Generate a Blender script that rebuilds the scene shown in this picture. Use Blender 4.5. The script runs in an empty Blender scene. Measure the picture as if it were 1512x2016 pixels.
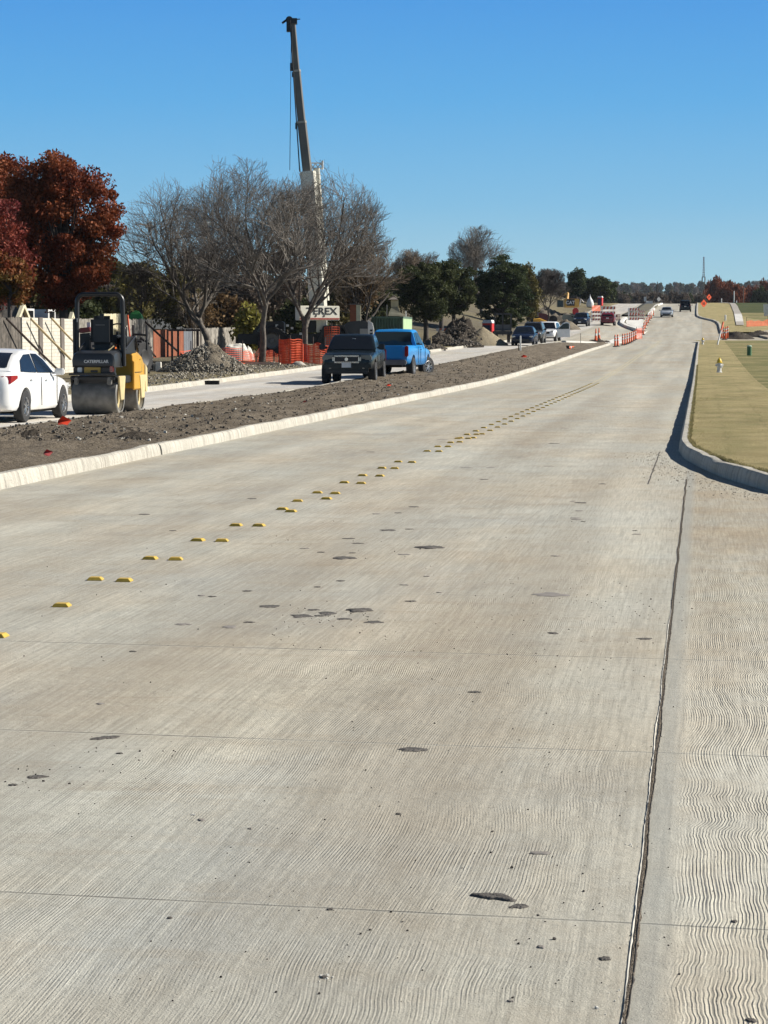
import bpy, bmesh, math, random
import numpy as np
from mathutils import Vector, Matrix, noise as mnoise
R = math.radians
# ------------------------------------------------------------------ camera, world, sun, exposure
SC = bpy.context.scene
col = SC.collection
CAM_H, FPX, PITCH = 1.7, 4400.0, math.atan(342 / 4400)
cd = bpy.data.cameras.new('camera')
cam = bpy.data.objects.new('camera', cd); col.objects.link(cam)
cam.location = (0, 0, CAM_H); cam.rotation_euler = (R(90) - PITCH, 0, 0)
cd.sensor_fit = 'VERTICAL'; cd.sensor_height = 36.0; cd.lens = FPX / 2016 * 36.0
cd.clip_start = 0.1; cd.clip_end = 9000
SC.camera = cam
SUN = Vector((1.45, 0.28, 1.0)).normalized()
EL = math.asin(SUN.z)
w = bpy.data.worlds.new('World'); SC.world = w; w.use_nodes = True
nt = w.node_tree; bg = nt.nodes['Background']
sky = nt.nodes.new('ShaderNodeTexSky'); sky.sky_type = 'NISHITA'; sky.sun_disc = False
sky.sun_elevation = EL; sky.sun_rotation = math.atan2(SUN.x, SUN.y)
sky.air_density = 1.0; sky.dust_density = 0.4; sky.ozone_density = 2.5; sky.altitude = 200
_tc = nt.nodes.new('ShaderNodeTexCoord'); _sx = nt.nodes.new('ShaderNodeSeparateXYZ'); nt.links.new(_tc.outputs['Generated'], _sx.inputs[0])
_cr = nt.nodes.new('ShaderNodeValToRGB'); nt.links.new(_sx.outputs['Z'], _cr.inputs[0])
_e = _cr.color_ramp.elements; _e[0].position = 0.0; _e[0].color = (.26, .42, .48, 1); _e[1].position = 1.0; _e[1].color = (.02, .036, .075, 1)
for _p, _c in ((.022, (.215, .405, .49)), (.060, (.115, .325, .51)), (.105, (.055, .262, .52)), (.15, (.032, .205, .505)), (.22, (.028, .10, .24)), (.34, (.025, .05, .105))):
    _q = _e.new(_p); _q.color = (*_c, 1)
_sc = nt.nodes.new('ShaderNodeVectorMath'); _sc.operation = 'SCALE'; _sc.inputs['Scale'].default_value = 10.0; nt.links.new(_cr.outputs[0], _sc.inputs[0])
_mx = nt.nodes.new('ShaderNodeMix'); _mx.data_type = 'RGBA'; _mx.inputs[0].default_value = 0.95
nt.links.new(sky.outputs[0], _mx.inputs[6]); nt.links.new(_sc.outputs[0], _mx.inputs[7]); nt.links.new(_mx.outputs[2], bg.inputs[0])
bg.inputs[1].default_value = 0.1
sl = bpy.data.lights.new('sun', 'SUN'); sl.energy = 5.0; sl.angle = R(0.5); sl.color = (1.0, 0.945, 0.85)
so = bpy.data.objects.new('sun', sl); col.objects.link(so)
so.rotation_euler = SUN.to_track_quat('Z', 'Y').to_euler()
SC.view_settings.view_transform = 'Standard'; SC.view_settings.look = 'None'
SC.view_settings.exposure = 0.60; SC.view_settings.gamma = 1.0; SC.view_settings.use_curve_mapping = False
SC.cycles.max_bounces = 5

rnd = random.Random(7)
# ------------------------------------------------------------------ terrain
_t = np.arange(-60, 4600, 1.0)
def _prof(pts, sig=5):
    z = np.interp(_t, [p[0] for p in pts], [p[1] for p in pts])
    k = np.exp(-0.5 * (np.arange(-20, 21) / sig) ** 2); k /= k.sum()
    return np.convolve(np.pad(z, 20, mode='edge'), k, 'valid')
FAR = [(319, 4.75), (380, 6.3), (430, 8.0), (465, 8.9), (510, 8.9), (600, 6), (750, 1), (1000, -3), (1300, 5), (1700, 26), (2100, 40), (2600, 54), (3200, 68), (4600, 80)]
PR = _prof([(-60, 0), (85, 0), (98, .1), (117, .28), (155, .75), (192, 1.12), (215, 1.45), (240, 2.1), (280, 3.3)] + FAR)
PL = _prof([(-60, 0), (65, 0), (96, .26), (115, .5), (133, .75), (165, 1.1), (190, 1.35), (220, 2.0), (259, 3.05)] + FAR)
SL = 0.142
def sstep(x):
    x = min(1.0, max(0.0, x)); return x * x * (3 - 2 * x)
def tz(X, Y):
    u = X - SL * Y
    i = min(max(Y + 60, 0), len(_t) - 1.001); k = int(i); f = i - k
    a = PL[k] * (1 - f) + PL[k + 1] * f; b = PR[k] * (1 - f) + PR[k + 1] * f
    t = sstep((u + 12.4) / 4.4)
    z = a + (b - a) * t
    if Y > 190 and u < -20:
        z += 2.6 * sstep((-20 - u) / 12) * sstep((Y - 190) / 60) * (1 - sstep((Y - 420) / 60))
    if Y > 560:
        z += mnoise.noise(Vector((X / 260, Y / 300, 3))) * min(1, (Y - 560) / 600) * 7
    return z
_cp, _sp = math.cos(PITCH), math.sin(PITCH)
def ray(px, py):
    a = (px - 756) / FPX; b = (1008 - py) / FPX
    return Vector((a, _cp + b * _sp, -_sp + b * _cp))
def at(px, py, h=0.0):
    """ground point (h above the terrain) seen at this place of the photograph"""
    d = ray(px, py); d = d / d.y
    lo, Y = 4.0, 4.0
    while Y < 4400:
        if CAM_H + d.z * Y < tz(d.x * Y, Y) + h: break
        lo = Y; Y *= 1.01
    hi = Y
    for _ in range(30):
        m = (lo + hi) / 2
        if CAM_H + d.z * m < tz(d.x * m, m) + h: hi = m
        else: lo = m
    return Vector((d.x * lo, lo, tz(d.x * lo, lo) + h))
def col_at(px, Y, h=0.0):
    X = (px - 756) / FPX * Y / (_cp)  # small pitch correction is exact on the horizon row
    X = (px - 756) / FPX * Y
    return Vector((X, Y, tz(X, Y) + h))
def hz(px, py, Y):
    d = ray(px, py); d = d / d.y
    return Vector((d.x * Y, Y, CAM_H + d.z * Y))
def G(u, Y, h=0.0):
    X = u + SL * Y
    return Vector((X, Y, tz(X, Y) + h))
ROADA = math.atan(SL)          # heading of the road, clockwise from +Y
HEAD = R(90) - ROADA           # rotation z for a vehicle whose +x points away along the road

# ------------------------------------------------------------------ materials
MATS = {}
def nodes_of(m): return m.node_tree.nodes, m.node_tree.links
def mat(name, c, rough=.6, metal=0.0, var=0.12, scale=3.0, bump=0.0, bscale=30.0, c2=None, coat=0.0, spec=0.5, island=0.0, emit=None, coords='Object'):
    if name in MATS: return MATS[name]
    m = bpy.data.materials.new(name); m.use_nodes = True; N, L = nodes_of(m)
    b = N['Principled BSDF']
    b.inputs['Roughness'].default_value = rough; b.inputs['Metallic'].default_value = metal
    b.inputs['Specular IOR Level'].default_value = spec
    b.inputs['Coat Weight'].default_value = coat; b.inputs['Coat Roughness'].default_value = .08
    tc = N.new('ShaderNodeTexCoord'); no = N.new('ShaderNodeTexNoise')
    no.inputs['Scale'].default_value = scale; no.inputs['Detail'].default_value = 5
    L.new(tc.outputs[coords], no.inputs['Vector'])
    cr = N.new('ShaderNodeValToRGB')
    if c2 is None:
        a = [max(0, x * (1 - var)) for x in c]; d = [min(1, x * (1 + var)) for x in c]
    else: a, d = c, c2
    cr.color_ramp.elements[0].position = .35; cr.color_ramp.elements[1].position = .65
    cr.color_ramp.elements[0].color = (*a, 1); cr.color_ramp.elements[1].color = (*d, 1)
    L.new(no.outputs['Fac'], cr.inputs[0]); out = cr.outputs[0]
    if island:
        ge = N.new('ShaderNodeNewGeometry'); hs = N.new('ShaderNodeHueSaturation')
        mr = N.new('ShaderNodeMapRange'); mr.inputs['To Min'].default_value = 1 - island; mr.inputs['To Max'].default_value = 1 + island
        L.new(ge.outputs['Random Per Island'], mr.inputs['Value']); L.new(mr.outputs[0], hs.inputs['Value'])
        L.new(out, hs.inputs['Color']); out = hs.outputs[0]
    L.new(out, b.inputs['Base Color'])
    if bump:
        n2 = N.new('ShaderNodeTexNoise'); n2.inputs['Scale'].default_value = bscale; n2.inputs['Detail'].default_value = 4
        L.new(tc.outputs[coords], n2.inputs['Vector']); bp = N.new('ShaderNodeBump')
        bp.inputs['Strength'].default_value = min(1, bump); bp.inputs['Distance'].default_value = .02
        L.new(n2.outputs['Fac'], bp.inputs['Height']); L.new(bp.outputs[0], b.inputs['Normal'])
    if emit:
        b.inputs['Emission Color'].default_value = (*emit[0], 1); b.inputs['Emission Strength'].default_value = emit[1]
    MATS[name] = m; return m
def paint(name, c, rough=.25): return mat(name, c, rough=rough, var=.10, scale=1.2, coat=.35 if sum(c) > .2 else .12, spec=.5 if sum(c) > .2 else .3)
def leafmat(name, c, c2, scale=.5, isl=.35):
    m = mat(name, c, rough=.7, c2=c2, scale=scale, island=isl, spec=.2)
    N, L = nodes_of(m)
    if 'Mix Shader' not in N:
        b = N['Principled BSDF']; o = N['Material Output']
        tr = N.new('ShaderNodeBsdfTranslucent'); mx = N.new('ShaderNodeMixShader'); mx.inputs[0].default_value = .25
        src = b.inputs['Base Color'].links[0].from_socket
        L.new(src, tr.inputs[0]); L.new(b.outputs[0], mx.inputs[1]); L.new(tr.outputs[0], mx.inputs[2]); L.new(mx.outputs[0], o.inputs[0])
    return m
# ------------------------------------------------------------------ mesh builder
class MB:
    def __init__(s): s.v = []; s.f = []; s.uv = None
    def add(s, vs, fs):
        n = len(s.v); s.v += [tuple(v) for v in vs]; s.f += [tuple(i + n for i in f) for f in fs]; return s
    def box(s, c, d, rz=0, rx=0, ry=0, taper=(1, 1)):
        M = Matrix.Rotation(rz, 3, 'Z') @ Matrix.Rotation(ry, 3, 'Y') @ Matrix.Rotation(rx, 3, 'X')
        vs = []
        for z in (-.5, .5):
            t = taper if z > 0 else (1, 1)
            for x, y in ((-.5, -.5), (.5, -.5), (.5, .5), (-.5, .5)):
                vs.append(Vector(c) + M @ Vector((x * d[0] * t[0], y * d[1] * t[1], z * d[2])))
        return s.add(vs, [(3, 2, 1, 0), (4, 5, 6, 7), (0, 1, 5, 4), (1, 2, 6, 5), (2, 3, 7, 6), (3, 0, 4, 7)])
    def tube(s, pts, r, n=8, cap=True):
        pts = [Vector(p) for p in pts]; k = len(pts)
        rs = r if isinstance(r, (list, tuple)) else [r] * k
        vs = []; px = None
        for i, p in enumerate(pts):
            t = (pts[min(i + 1, k - 1)] - pts[max(i - 1, 0)]);
            if t.length < 1e-9: t = Vector((0, 0, 1))
            t.normalize()
            if px is None: px = t.orthogonal().normalized()
            px = (px - t * px.dot(t))
            px = px.normalized() if px.length > 1e-6 else t.orthogonal().normalized()
            py = t.cross(px)
            for j in range(n):
                a = 2 * math.pi * j / n
                vs.append(p + (px * math.cos(a) + py * math.sin(a)) * rs[i])
        fs = [(i * n + j, i * n + (j + 1) % n, (i + 1) * n + (j + 1) % n, (i + 1) * n + j) for i in range(k - 1) for j in range(n)]
        if cap: fs += [tuple(range(n - 1, -1, -1)), tuple((k - 1) * n + j for j in range(n))]
        return s.add(vs, fs)
    def lathe(s, prof, c=(0, 0, 0), axis='Z', n=20, cap=True):
        vs = []
        for r_, h in prof:
            for j in range(n):
                a = 2 * math.pi * j / n; x, y = r_ * math.cos(a), r_ * math.sin(a)
                v = (x, y, h) if axis == 'Z' else ((x, h, y) if axis == 'Y' else (h, x, y))
                vs.append((v[0] + c[0], v[1] + c[1], v[2] + c[2]))
        k = len(prof)
        fs = [(i * n + j, i * n + (j + 1) % n, (i + 1) * n + (j + 1) % n, (i + 1) * n + j) for i in range(k - 1) for j in range(n)]
        if cap: fs += [tuple(range(n - 1, -1, -1)), tuple((k - 1) * n + j for j in range(n))]
        return s.add(vs, fs)
    def prism(s, poly, t0, t1, plane='XZ'):
        """extrude a 2-D outline between t0 and t1 of the third axis"""
        def q(a, b, t): return (a, t, b) if plane == 'XZ' else ((t, a, b) if plane == 'YZ' else (a, b, t))
        n = len(poly); vs = [q(a, b, t0) for a, b in poly] + [q(a, b, t1) for a, b in poly]
        fs = [tuple(range(n)), tuple(range(2 * n - 1, n - 1, -1))] + [(i, n + i, n + (i + 1) % n, (i + 1) % n) for i in range(n)]
        return s.add(vs, fs)
    def loft(s, secs, closed=True, cap=True):
        n = len(secs[0]); k = len(secs); vs = [p for q in secs for p in q]; m = n if closed else n - 1
        fs = [(i * n + j, i * n + (j + 1) % n, (i + 1) * n + (j + 1) % n, (i + 1) * n + j) for i in range(k - 1) for j in range(m)]
        if cap: fs += [tuple(range(n - 1, -1, -1)), tuple((k - 1) * n + j for j in range(n))]
        return s.add(vs, fs)
    def grid(s, rows):
        n = len(rows[0]); vs = [p for q in rows for p in q]
        return s.add(vs, [(i * n + j, i * n + j + 1, (i + 1) * n + j + 1, (i + 1) * n + j) for i in range(len(rows) - 1) for j in range(n - 1)])
    def sheet(s, c, w_, h_, rz=0, rx=0):
        return s
    def build(s, name, m, parent=None, smooth=False, bevel=0.0, sub=0, fix=True):
        me = bpy.data.meshes.new(name); me.from_pydata(s.v, [], s.f)
        if fix or bevel:
            bm = bmesh.new(); bm.from_mesh(me)
            if bevel:
                es = [e for e in bm.edges if len(e.link_faces) == 2 and e.calc_face_angle(0) > .5]
                try: bmesh.ops.bevel(bm, geom=es, offset=bevel, segments=2, affect='EDGES', clamp_overlap=True)
                except Exception: pass
            bmesh.ops.recalc_face_normals(bm, faces=bm.faces); bm.to_mesh(me); bm.free()
        o = bpy.data.objects.new(name, me); col.objects.link(o)
        if m is not None: me.materials.append(m)
        if smooth:
            me.polygons.foreach_set('use_smooth', [True] * len(me.polygons))
            if smooth != 2:
                try: me.set_sharp_from_angle(angle=R(35))
                except Exception: pass
        if sub:
            md = o.modifiers.new('s', 'SUBSURF'); md.levels = md.render_levels = sub
        if parent is not None: o.parent = parent
        return o
def tag(o, label=None, cat=None, group=None, kind=None):
    if label: o['label'] = label
    if cat: o['category'] = cat
    if group: o['group'] = group
    if kind: o['kind'] = kind
    return o
def thing(name, label, cat, loc=(0, 0, 0), rz=0, group=None, s=1.0, kind=None):
    o = bpy.data.objects.new(name, None); col.objects.link(o)
    o.empty_display_size = .2
    o.location = loc; o.rotation_euler = (0, 0, rz); o.scale = (s, s, s)
    return tag(o, label, cat, group, kind)
KIDS = {}
def dup(o, loc=None, rz=None, label=None, group=None, s=None):
    def rec(a, par):
        c = a.copy(); col.objects.link(c)
        if par: c.parent = par
        for ch in [x for x in KIDS.get(a.name) or a.children]: rec(ch, c)
        return c
    c = rec(o, None)
    if loc is not None: c.location = loc
    if rz is not None: c.rotation_euler = (0, 0, rz)
    if s is not None: c.scale = s if hasattr(s, '__len__') else (s, s, s)
    if label: c['label'] = label
    if group: c['group'] = group
    return c
def text_mb(txt, size, depth=.004, extrude_bold=0.0):
    """lettering as mesh, lying in XZ, facing -Y, centred"""
    cu = bpy.data.curves.new('t', 'FONT'); cu.body = txt; cu.size = size; cu.extrude = depth
    cu.offset = extrude_bold; cu.align_x = 'CENTER'; cu.align_y = 'CENTER'; cu.resolution_u = 3
    ob = bpy.data.objects.new('t', cu); col.objects.link(ob)
    dg = bpy.context.evaluated_depsgraph_get(); dg.update()
    me = bpy.data.meshes.new_from_object(ob.evaluated_get(dg))
    mb = MB(); mb.add([(v.co.x, -v.co.z, v.co.y) for v in me.vertices], [tuple(p.vertices) for p in me.polygons])
    bpy.data.objects.remove(ob); return mb
def xform(mb, M):
    mb.v = [tuple(M @ Vector(v)) for v in mb.v]; return mb
def np_mesh(name, verts, quads, m, parent=None, tri=False):
    me = bpy.data.meshes.new(name); k = 3 if tri else 4
    me.vertices.add(len(verts)); me.vertices.foreach_set('co', verts.astype(np.float32).ravel())
    nq = len(quads); me.loops.add(nq * k); me.loops.foreach_set('vertex_index', quads.astype(np.int32).ravel())
    me.polygons.add(nq); me.polygons.foreach_set('loop_start', np.arange(0, nq * k, k, dtype=np.int32))
    me.polygons.foreach_set('loop_total', np.full(nq, k, dtype=np.int32))
    me.update(calc_edges=True); me.validate()
    if m is not None: me.materials.append(m)
    o = bpy.data.objects.new(name, me); col.objects.link(o)
    if parent is not None: o.parent = parent
    return o
# ------------------------------------------------------------------ node helper
class NG:
    def __init__(s, name, rough=.8, spec=.3):
        s.m = bpy.data.materials.new(name); s.m.use_nodes = True; s.N, s.L = nodes_of(s.m)
        s.b = s.N['Principled BSDF']; s.b.inputs['Roughness'].default_value = rough; s.b.inputs['Specular IOR Level'].default_value = spec
        s.tc = s.N.new('ShaderNodeTexCoord').outputs['Object']; MATS[name] = s.m
    def _in(s, sock, v):
        if isinstance(v, bpy.types.NodeSocket): s.L.new(v, sock)
        elif v is not None: sock.default_value = v
    def m_(s, op, a, b=None, c=None, clamp=False):
        n = s.N.new('ShaderNodeMath'); n.operation = op; n.use_clamp = clamp
        s._in(n.inputs[0], a); s._in(n.inputs[1], b)
        if c is not None: s._in(n.inputs[2], c)
        return n.outputs[0]
    def map(s, v, rot=0, sc=(1, 1, 1), loc=(0, 0, 0)):
        n = s.N.new('ShaderNodeMapping'); s.L.new(v, n.inputs[0]); n.inputs['Rotation'].default_value = (0, 0, rot)
        n.inputs['Scale'].default_value = sc; n.inputs['Location'].default_value = loc; return n.outputs[0]
    def noise(s, v, scale=1.0, det=3, rough=.5, out='Fac'):
        n = s.N.new('ShaderNodeTexNoise'); s.L.new(v, n.inputs['Vector']); n.inputs['Scale'].default_value = scale
        n.inputs['Detail'].default_value = det; n.inputs['Roughness'].default_value = rough; return n.outputs[out]
    def vor(s, v, scale=1.0, out='Distance', rnd_=1.0):
        n = s.N.new('ShaderNodeTexVoronoi'); s.L.new(v, n.inputs['Vector']); n.inputs['Scale'].default_value = scale
        n.inputs['Randomness'].default_value = rnd_; return n.outputs[out]
    def xyz(s, v):
        n = s.N.new('ShaderNodeSeparateXYZ'); s.L.new(v, n.inputs[0]); return n.outputs
    def rng(s, v, a, b, c=0.0, d=1.0):
        n = s.N.new('ShaderNodeMapRange'); s._in(n.inputs['Value'], v)
        for k, q in zip(('From Min', 'From Max', 'To Min', 'To Max'), (a, b, c, d)): n.inputs[k].default_value = q
        return n.outputs[0]
    def mix(s, f, a, b, mode='MIX'):
        n = s.N.new('ShaderNodeMix'); n.data_type = 'RGBA'; n.blend_type = mode; s._in(n.inputs[0], f)
        for k, q in ((6, a), (7, b)):
            if isinstance(q, tuple): n.inputs[k].default_value = (*q, 1)
            else: s.L.new(q, n.inputs[k])
        return n.outputs[2]
    def base(s, c): s.L.new(c, s.b.inputs['Base Color'])
    def bump(s, h, dist, strength=1.0, prev=None):
        n = s.N.new('ShaderNodeBump'); n.inputs['Distance'].default_value = dist; n.inputs['Strength'].default_value = strength
        s.L.new(h, n.inputs['Height'])
        if prev is not None: s.L.new(prev, n.inputs['Normal'])
        s.L.new(n.outputs[0], s.b.inputs['Normal']); return n.outputs[0]
CA, SA = math.cos(ROADA), math.sin(ROADA)
XJ = -.181 * CA    # rotated lateral coordinate of the long joint
def concrete(name, cA, cB, grooves=1.0, dark=1.0):
    g = NG(name, .85, .25)
    r = g.map(g.tc, rot=ROADA); x, y, z = g.xyz(r)
    big = g.noise(g.map(r, sc=(.55, .16, 1)), 1.0, 4, .55)
    c = g.mix(g.rng(big, .42, .58), cA, cB)
    streak = g.noise(g.map(r, sc=(1.5, .05, 1)), 1.0, 3)
    c = g.mix(g.rng(streak, .38, .62, .0, .45), c, tuple(q * .68 * dark for q in cA))
    blot = g.noise(g.map(r, sc=(1.3, .8, 1), loc=(4, 2, 0)), 1.0, 5, .6)
    c = g.mix(g.rng(blot, .36, .60, .0, .55), c, tuple(q * 1.25 for q in cA))
    blue = g.noise(g.map(r, sc=(.5, .35, 1), loc=(9, 1, 0)), 1.0, 4, .6)
    c = g.mix(g.rng(blue, .50, .68, .0, .75), c, (cA[0] * .80, cA[1] * .83, cA[2] * .90))
    bro = g.noise(g.map(r, sc=(.8, 3.0, 1), loc=(1, 7, 0)), 1.0, 5, .65)
    c = g.mix(g.rng(bro, .54, .72, .0, .6), c, (cB[0] * .8, cB[1] * .74, cB[2] * .66))
    c = g.mix(g.m_('MULTIPLY', g.rng(x, -1.33, -1.22), .35), c, (cA[0] * 1.08, cA[1] * 1.1, cA[2] * 1.12))
    sl = g.m_('FRACT', g.m_('MULTIPLY', g.m_('SINE', g.m_('MULTIPLY', g.m_('FLOOR', g.m_('ADD', g.m_('DIVIDE', g.m_('SUBTRACT', y, 6.43), 5.44), g.m_('MULTIPLY', g.m_('FLOOR', g.m_('DIVIDE', g.m_('ADD', x, 4.0), 3.8)), 37.0))), 12.9898)), 43758.5))
    c = g.mix(g.m_('MULTIPLY', sl, .22), c, (cB[0] * .86, cB[1] * .84, cB[2] * .80))
    for (sx, sy, sr) in ((-.56, 13.9, .45), (-.25, 13.6, .5), (.35, 6.75, .30), (.45, 7.3, .35), (1.9, 6.9, .5)):
        px_, py_ = sx * CA - sy * SA, sx * SA + sy * CA
        dd = g.m_('SQRT', g.m_('ADD', g.m_('POWER', g.m_('SUBTRACT', x, px_), 2.0), g.m_('POWER', g.m_('MULTIPLY', g.m_('SUBTRACT', y, py_), .6), 2.0)))
        sn = g.noise(g.map(r, loc=(sx, sy, 0)), 5, 4, .7)
        c = g.mix(g.m_('MULTIPLY', g.rng(g.m_('ADD', dd, g.m_('MULTIPLY', sn, .35)), sr * .55, sr * 1.15, .42, 0), g.rng(sn, .35, .6)), c, (.20, .20, .20))
    scr = g.noise(g.map(r, sc=(11, .55, 1), loc=(2, 2, 0)), 1.0, 4, .7)
    c = g.mix(g.rng(scr, .50, .68, .0, .38), c, tuple(q * .70 for q in cA))
    c = g.mix(g.rng(scr, .46, .32, .0, .30), c, tuple(min(1, q * 1.22) for q in cA))
    bl = g.noise(g.map(r, sc=(55, 1.3, 1)), 1.0, 3, .65)
    c = g.mix(g.rng(bl, .50, .64, .0, .46), c, tuple(q * .58 for q in cA))
    c = g.mix(g.rng(bl, .48, .35, .0, .42), c, tuple(min(1, q * 1.35) for q in cA))
    pk = g.noise(g.map(r, sc=(30, 14, 1)), 1.0, 5, .8)
    c = g.mix(g.rng(pk, .52, .64, .0, .42), c, tuple(q * .5 for q in cA))
    # wheel lanes, a little darker and smoother
    tr = g.m_('ABSOLUTE', g.m_('SUBTRACT', g.m_('FRACT', g.m_('DIVIDE', g.m_('ADD', x, 7.55), 1.85)), .5))
    tr = g.m_('MULTIPLY', g.rng(tr, .22, .05, 0, .30), g.rng(streak, .3, .6, .2, 1))
    c = g.mix(tr, c, tuple(q * .72 for q in cB))
    mo = g.noise(g.map(r, sc=(2.2, 1.6, 1), loc=(5, 9, 0)), 1.0, 6, .72)
    c = g.mix(g.rng(mo, .48, .66, .0, .32), c, (cB[0] * .74, cB[1] * .72, cB[2] * .68))
    fine = g.noise(r, 90, 3, .7)
    c = g.mix(g.rng(fine, .35, .65, .0, .42), c, tuple(q * .62 for q in cA))
    sp = g.noise(g.map(r, sc=(1, 1, 1), loc=(3, 3, 3)), 38, 3, .65)
    c = g.mix(g.rng(sp, .70, .74, .0, .45), c, (.13, .12, .11))
    tn = g.noise(g.map(r, sc=(.42, .22, 1), loc=(8, 4, 0)), 1.0, 5, .62)
    c = g.mix(g.rng(tn, .42, .60, .0, .60), c, (1.03, .93, .82), 'MULTIPLY')
    bd = g.noise(g.map(r, sc=(1.15, .035, 1), loc=(5.5, 2, 0)), 1.0, 2, .5)
    c = g.mix(g.rng(bd, .50, .64, .0, .55), c, (1.28, 1.28, 1.27), 'MULTIPLY'); c = g.mix(g.rng(bd, .46, .34, .0, .5), c, (.84, .81, .78), 'MULTIPLY')
    dk = g.noise(g.map(r, sc=(.9, .55, 1), loc=(1, 1, 0)), 1.0, 6, .7)
    c = g.mix(g.rng(dk, .56, .70, .0, .6), c, (.76, .75, .75), 'MULTIPLY')
    rd = g.m_('MULTIPLY', g.m_('MULTIPLY', g.rng(x, XJ, XJ + .15), g.rng(y, 9, 15)), g.rng(g.noise(g.map(r, sc=(1.4, .7, 1)), 1.0, 5, .7), .38, .60, .15, .7))
    c = g.mix(rd, c, (.90, .80, .68), 'MULTIPLY')
    # sawn cross joints
    wob = g.m_('MULTIPLY', g.m_('SUBTRACT', g.noise(r, 6, 3), .5), .012)
    j = g.m_('FRACT', g.m_('ADD', g.m_('DIVIDE', g.m_('SUBTRACT', g.m_('ADD', y, g.m_('ADD', wob, g.m_('MULTIPLY', x, .05))), 6.43), 2.72), .5))
    j = g.m_('MULTIPLY', g.m_('ABSOLUTE', g.m_('SUBTRACT', j, .5)), 2.72)
    jf = g.m_('MULTIPLY', g.rng(j, .004, .010, 1, 0), g.m_('MULTIPLY', g.rng(y, 13, 16, .9, .32), g.rng(g.noise(r, 1.6, 3), .35, .6, .55, 1)))
    c = g.mix(jf, c, (.10, .09, .08))
    jl = g.m_('MULTIPLY', g.m_('MULTIPLY', g.rng(j, .03, .008, 0, 1), g.rng(y, 13, 16, 1, .3)), .25)
    c = g.mix(jl, c, tuple(q * 1.15 for q in cA))
    # smooth dirty margin next to the long joint
    mg = g.m_('MULTIPLY', g.rng(x, XJ, XJ + .01), g.rng(x, XJ + .07, XJ + .13, 1, 0))
    c = g.mix(g.m_('MULTIPLY', mg, .55), c, (cA[0] * .66, cA[1] * .68, cA[2] * .72))
    g.base(c)
    # broom / tine grooves running along the road, wandering sideways
    w1 = g.m_('MULTIPLY', g.m_('SUBTRACT', g.noise(g.map(r, sc=(.4, .42, 1)), 1.0, 2), .5), .32)
    w2 = g.m_('MULTIPLY', g.m_('SUBTRACT', g.noise(g.map(r, sc=(1.6, 3.2, 1)), 1.0, 2), .5), g.m_('MULTIPLY', g.rng(x, XJ - .9, XJ + .1, .006, .085), g.rng(g.noise(g.map(r, sc=(.15, .55, 1), loc=(0, 3.3, 0)), 1.0, 1), .42, .6, .12, 1)))
    xx = g.m_('ADD', x, g.m_('ADD', w1, w2))
    s1 = g.m_('SINE', g.m_('MULTIPLY', xx, 2 * math.pi / .0115))
    s2 = g.m_('SINE', g.m_('MULTIPLY', xx, 2 * math.pi / .0067))
    right = g.m_('MULTIPLY', g.rng(x, XJ + .10, XJ + .18), 1.0)
    mk = g.noise(g.map(r, sc=(1.0, .9, 1), loc=(2, 5, 0)), 1.0, 3)
    ml = g.m_('MULTIPLY', g.rng(mk, .40, .68, .07, .46), g.rng(x, XJ - .02, XJ - .3, 0, 1))
    mr = g.m_('MULTIPLY', g.rng(mk, .34, .55, .18, .95), right)
    brk = g.noise(g.map(r, sc=(14, 3.0, 1), loc=(7, 1, 0)), 1.0, 3, .6)
    amp = g.m_('MULTIPLY', g.m_('MULTIPLY', g.m_('ADD', ml, mr), g.rng(brk, .36, .60, .15, 1.25)), g.rng(y, 10, 28, 1, .08))
    gr = g.m_('MULTIPLY', g.m_('MULTIPLY', g.m_('ADD', s1, g.m_('MULTIPLY', s2, .35)), amp), grooves)
    b1 = g.bump(gr, .0016)
    gf = g.m_('MULTIPLY', g.rng(gr, .2, 1.1, 0, .30), 1)
    h = g.m_('ADD', g.m_('MULTIPLY', g.noise(r, 140, 3, .7), 1.0), g.m_('MULTIPLY', g.noise(r, 16, 4, .6), 1.6))
    b2 = g.bump(h, .0045, .8, b1)
    g.bump(g.m_('MULTIPLY', jf, -1.0), .006, 1, b2)
    return g.m
M_ROAD = concrete('road_concrete', (.452, .445, .388), (.430, .388, .318))
M_ROAD2 = concrete('fresh_concrete', (.56, .55, .52), (.50, .48, .44), .2)
def kerbmat():
    g = NG('kerb_concrete', .85, .25); r = g.map(g.tc, rot=ROADA)
    n = g.noise(r, 1.3, 4); c = g.mix(g.rng(n, .35, .65), (.43, .41, .355), (.53, .505, .44))
    st = g.noise(g.map(r, sc=(3, 9, 1.2)), 1.0, 4, .7); x, y, z = g.xyz(g.tc)
    c = g.mix(g.rng(st, .47, .66, 0, .8), c, (.24, .22, .19))
    f = g.noise(r, 60, 3); c = g.mix(g.rng(f, .35, .7, 0, .25), c, (.36, .33, .28)); g.base(c)
    g.bump(g.m_('ADD', g.noise(r, 30, 4), g.m_('MULTIPLY', g.noise(g.map(r, sc=(2, 8, 2)), 1, 3), 2)), .02); return g.m
M_KERB = kerbmat()
def dirtmat(name, a, b, c3, sc=1.0):
    g = NG(name, .95, .1); n = g.noise(g.tc, 1.1 * sc, 6, .65); c = g.mix(g.rng(n, .35, .65), a, b)
    n2 = g.noise(g.tc, 9 * sc, 5, .7); c = g.mix(g.rng(n2, .48, .72, 0, .7), c, c3)
    v = g.vor(g.tc, 26 * sc, 'Distance'); n3 = g.noise(g.tc, 30 * sc, 3, .7)
    c = g.mix(g.rng(n3, .63, .72, 0, .6), c, (.36, .33, .28))
    g.base(c); b1 = g.bump(g.noise(g.tc, 7, 6, .75), .12)
    g.bump(g.m_('MULTIPLY', v, -1), .02, .7, b1); return g.m
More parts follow.
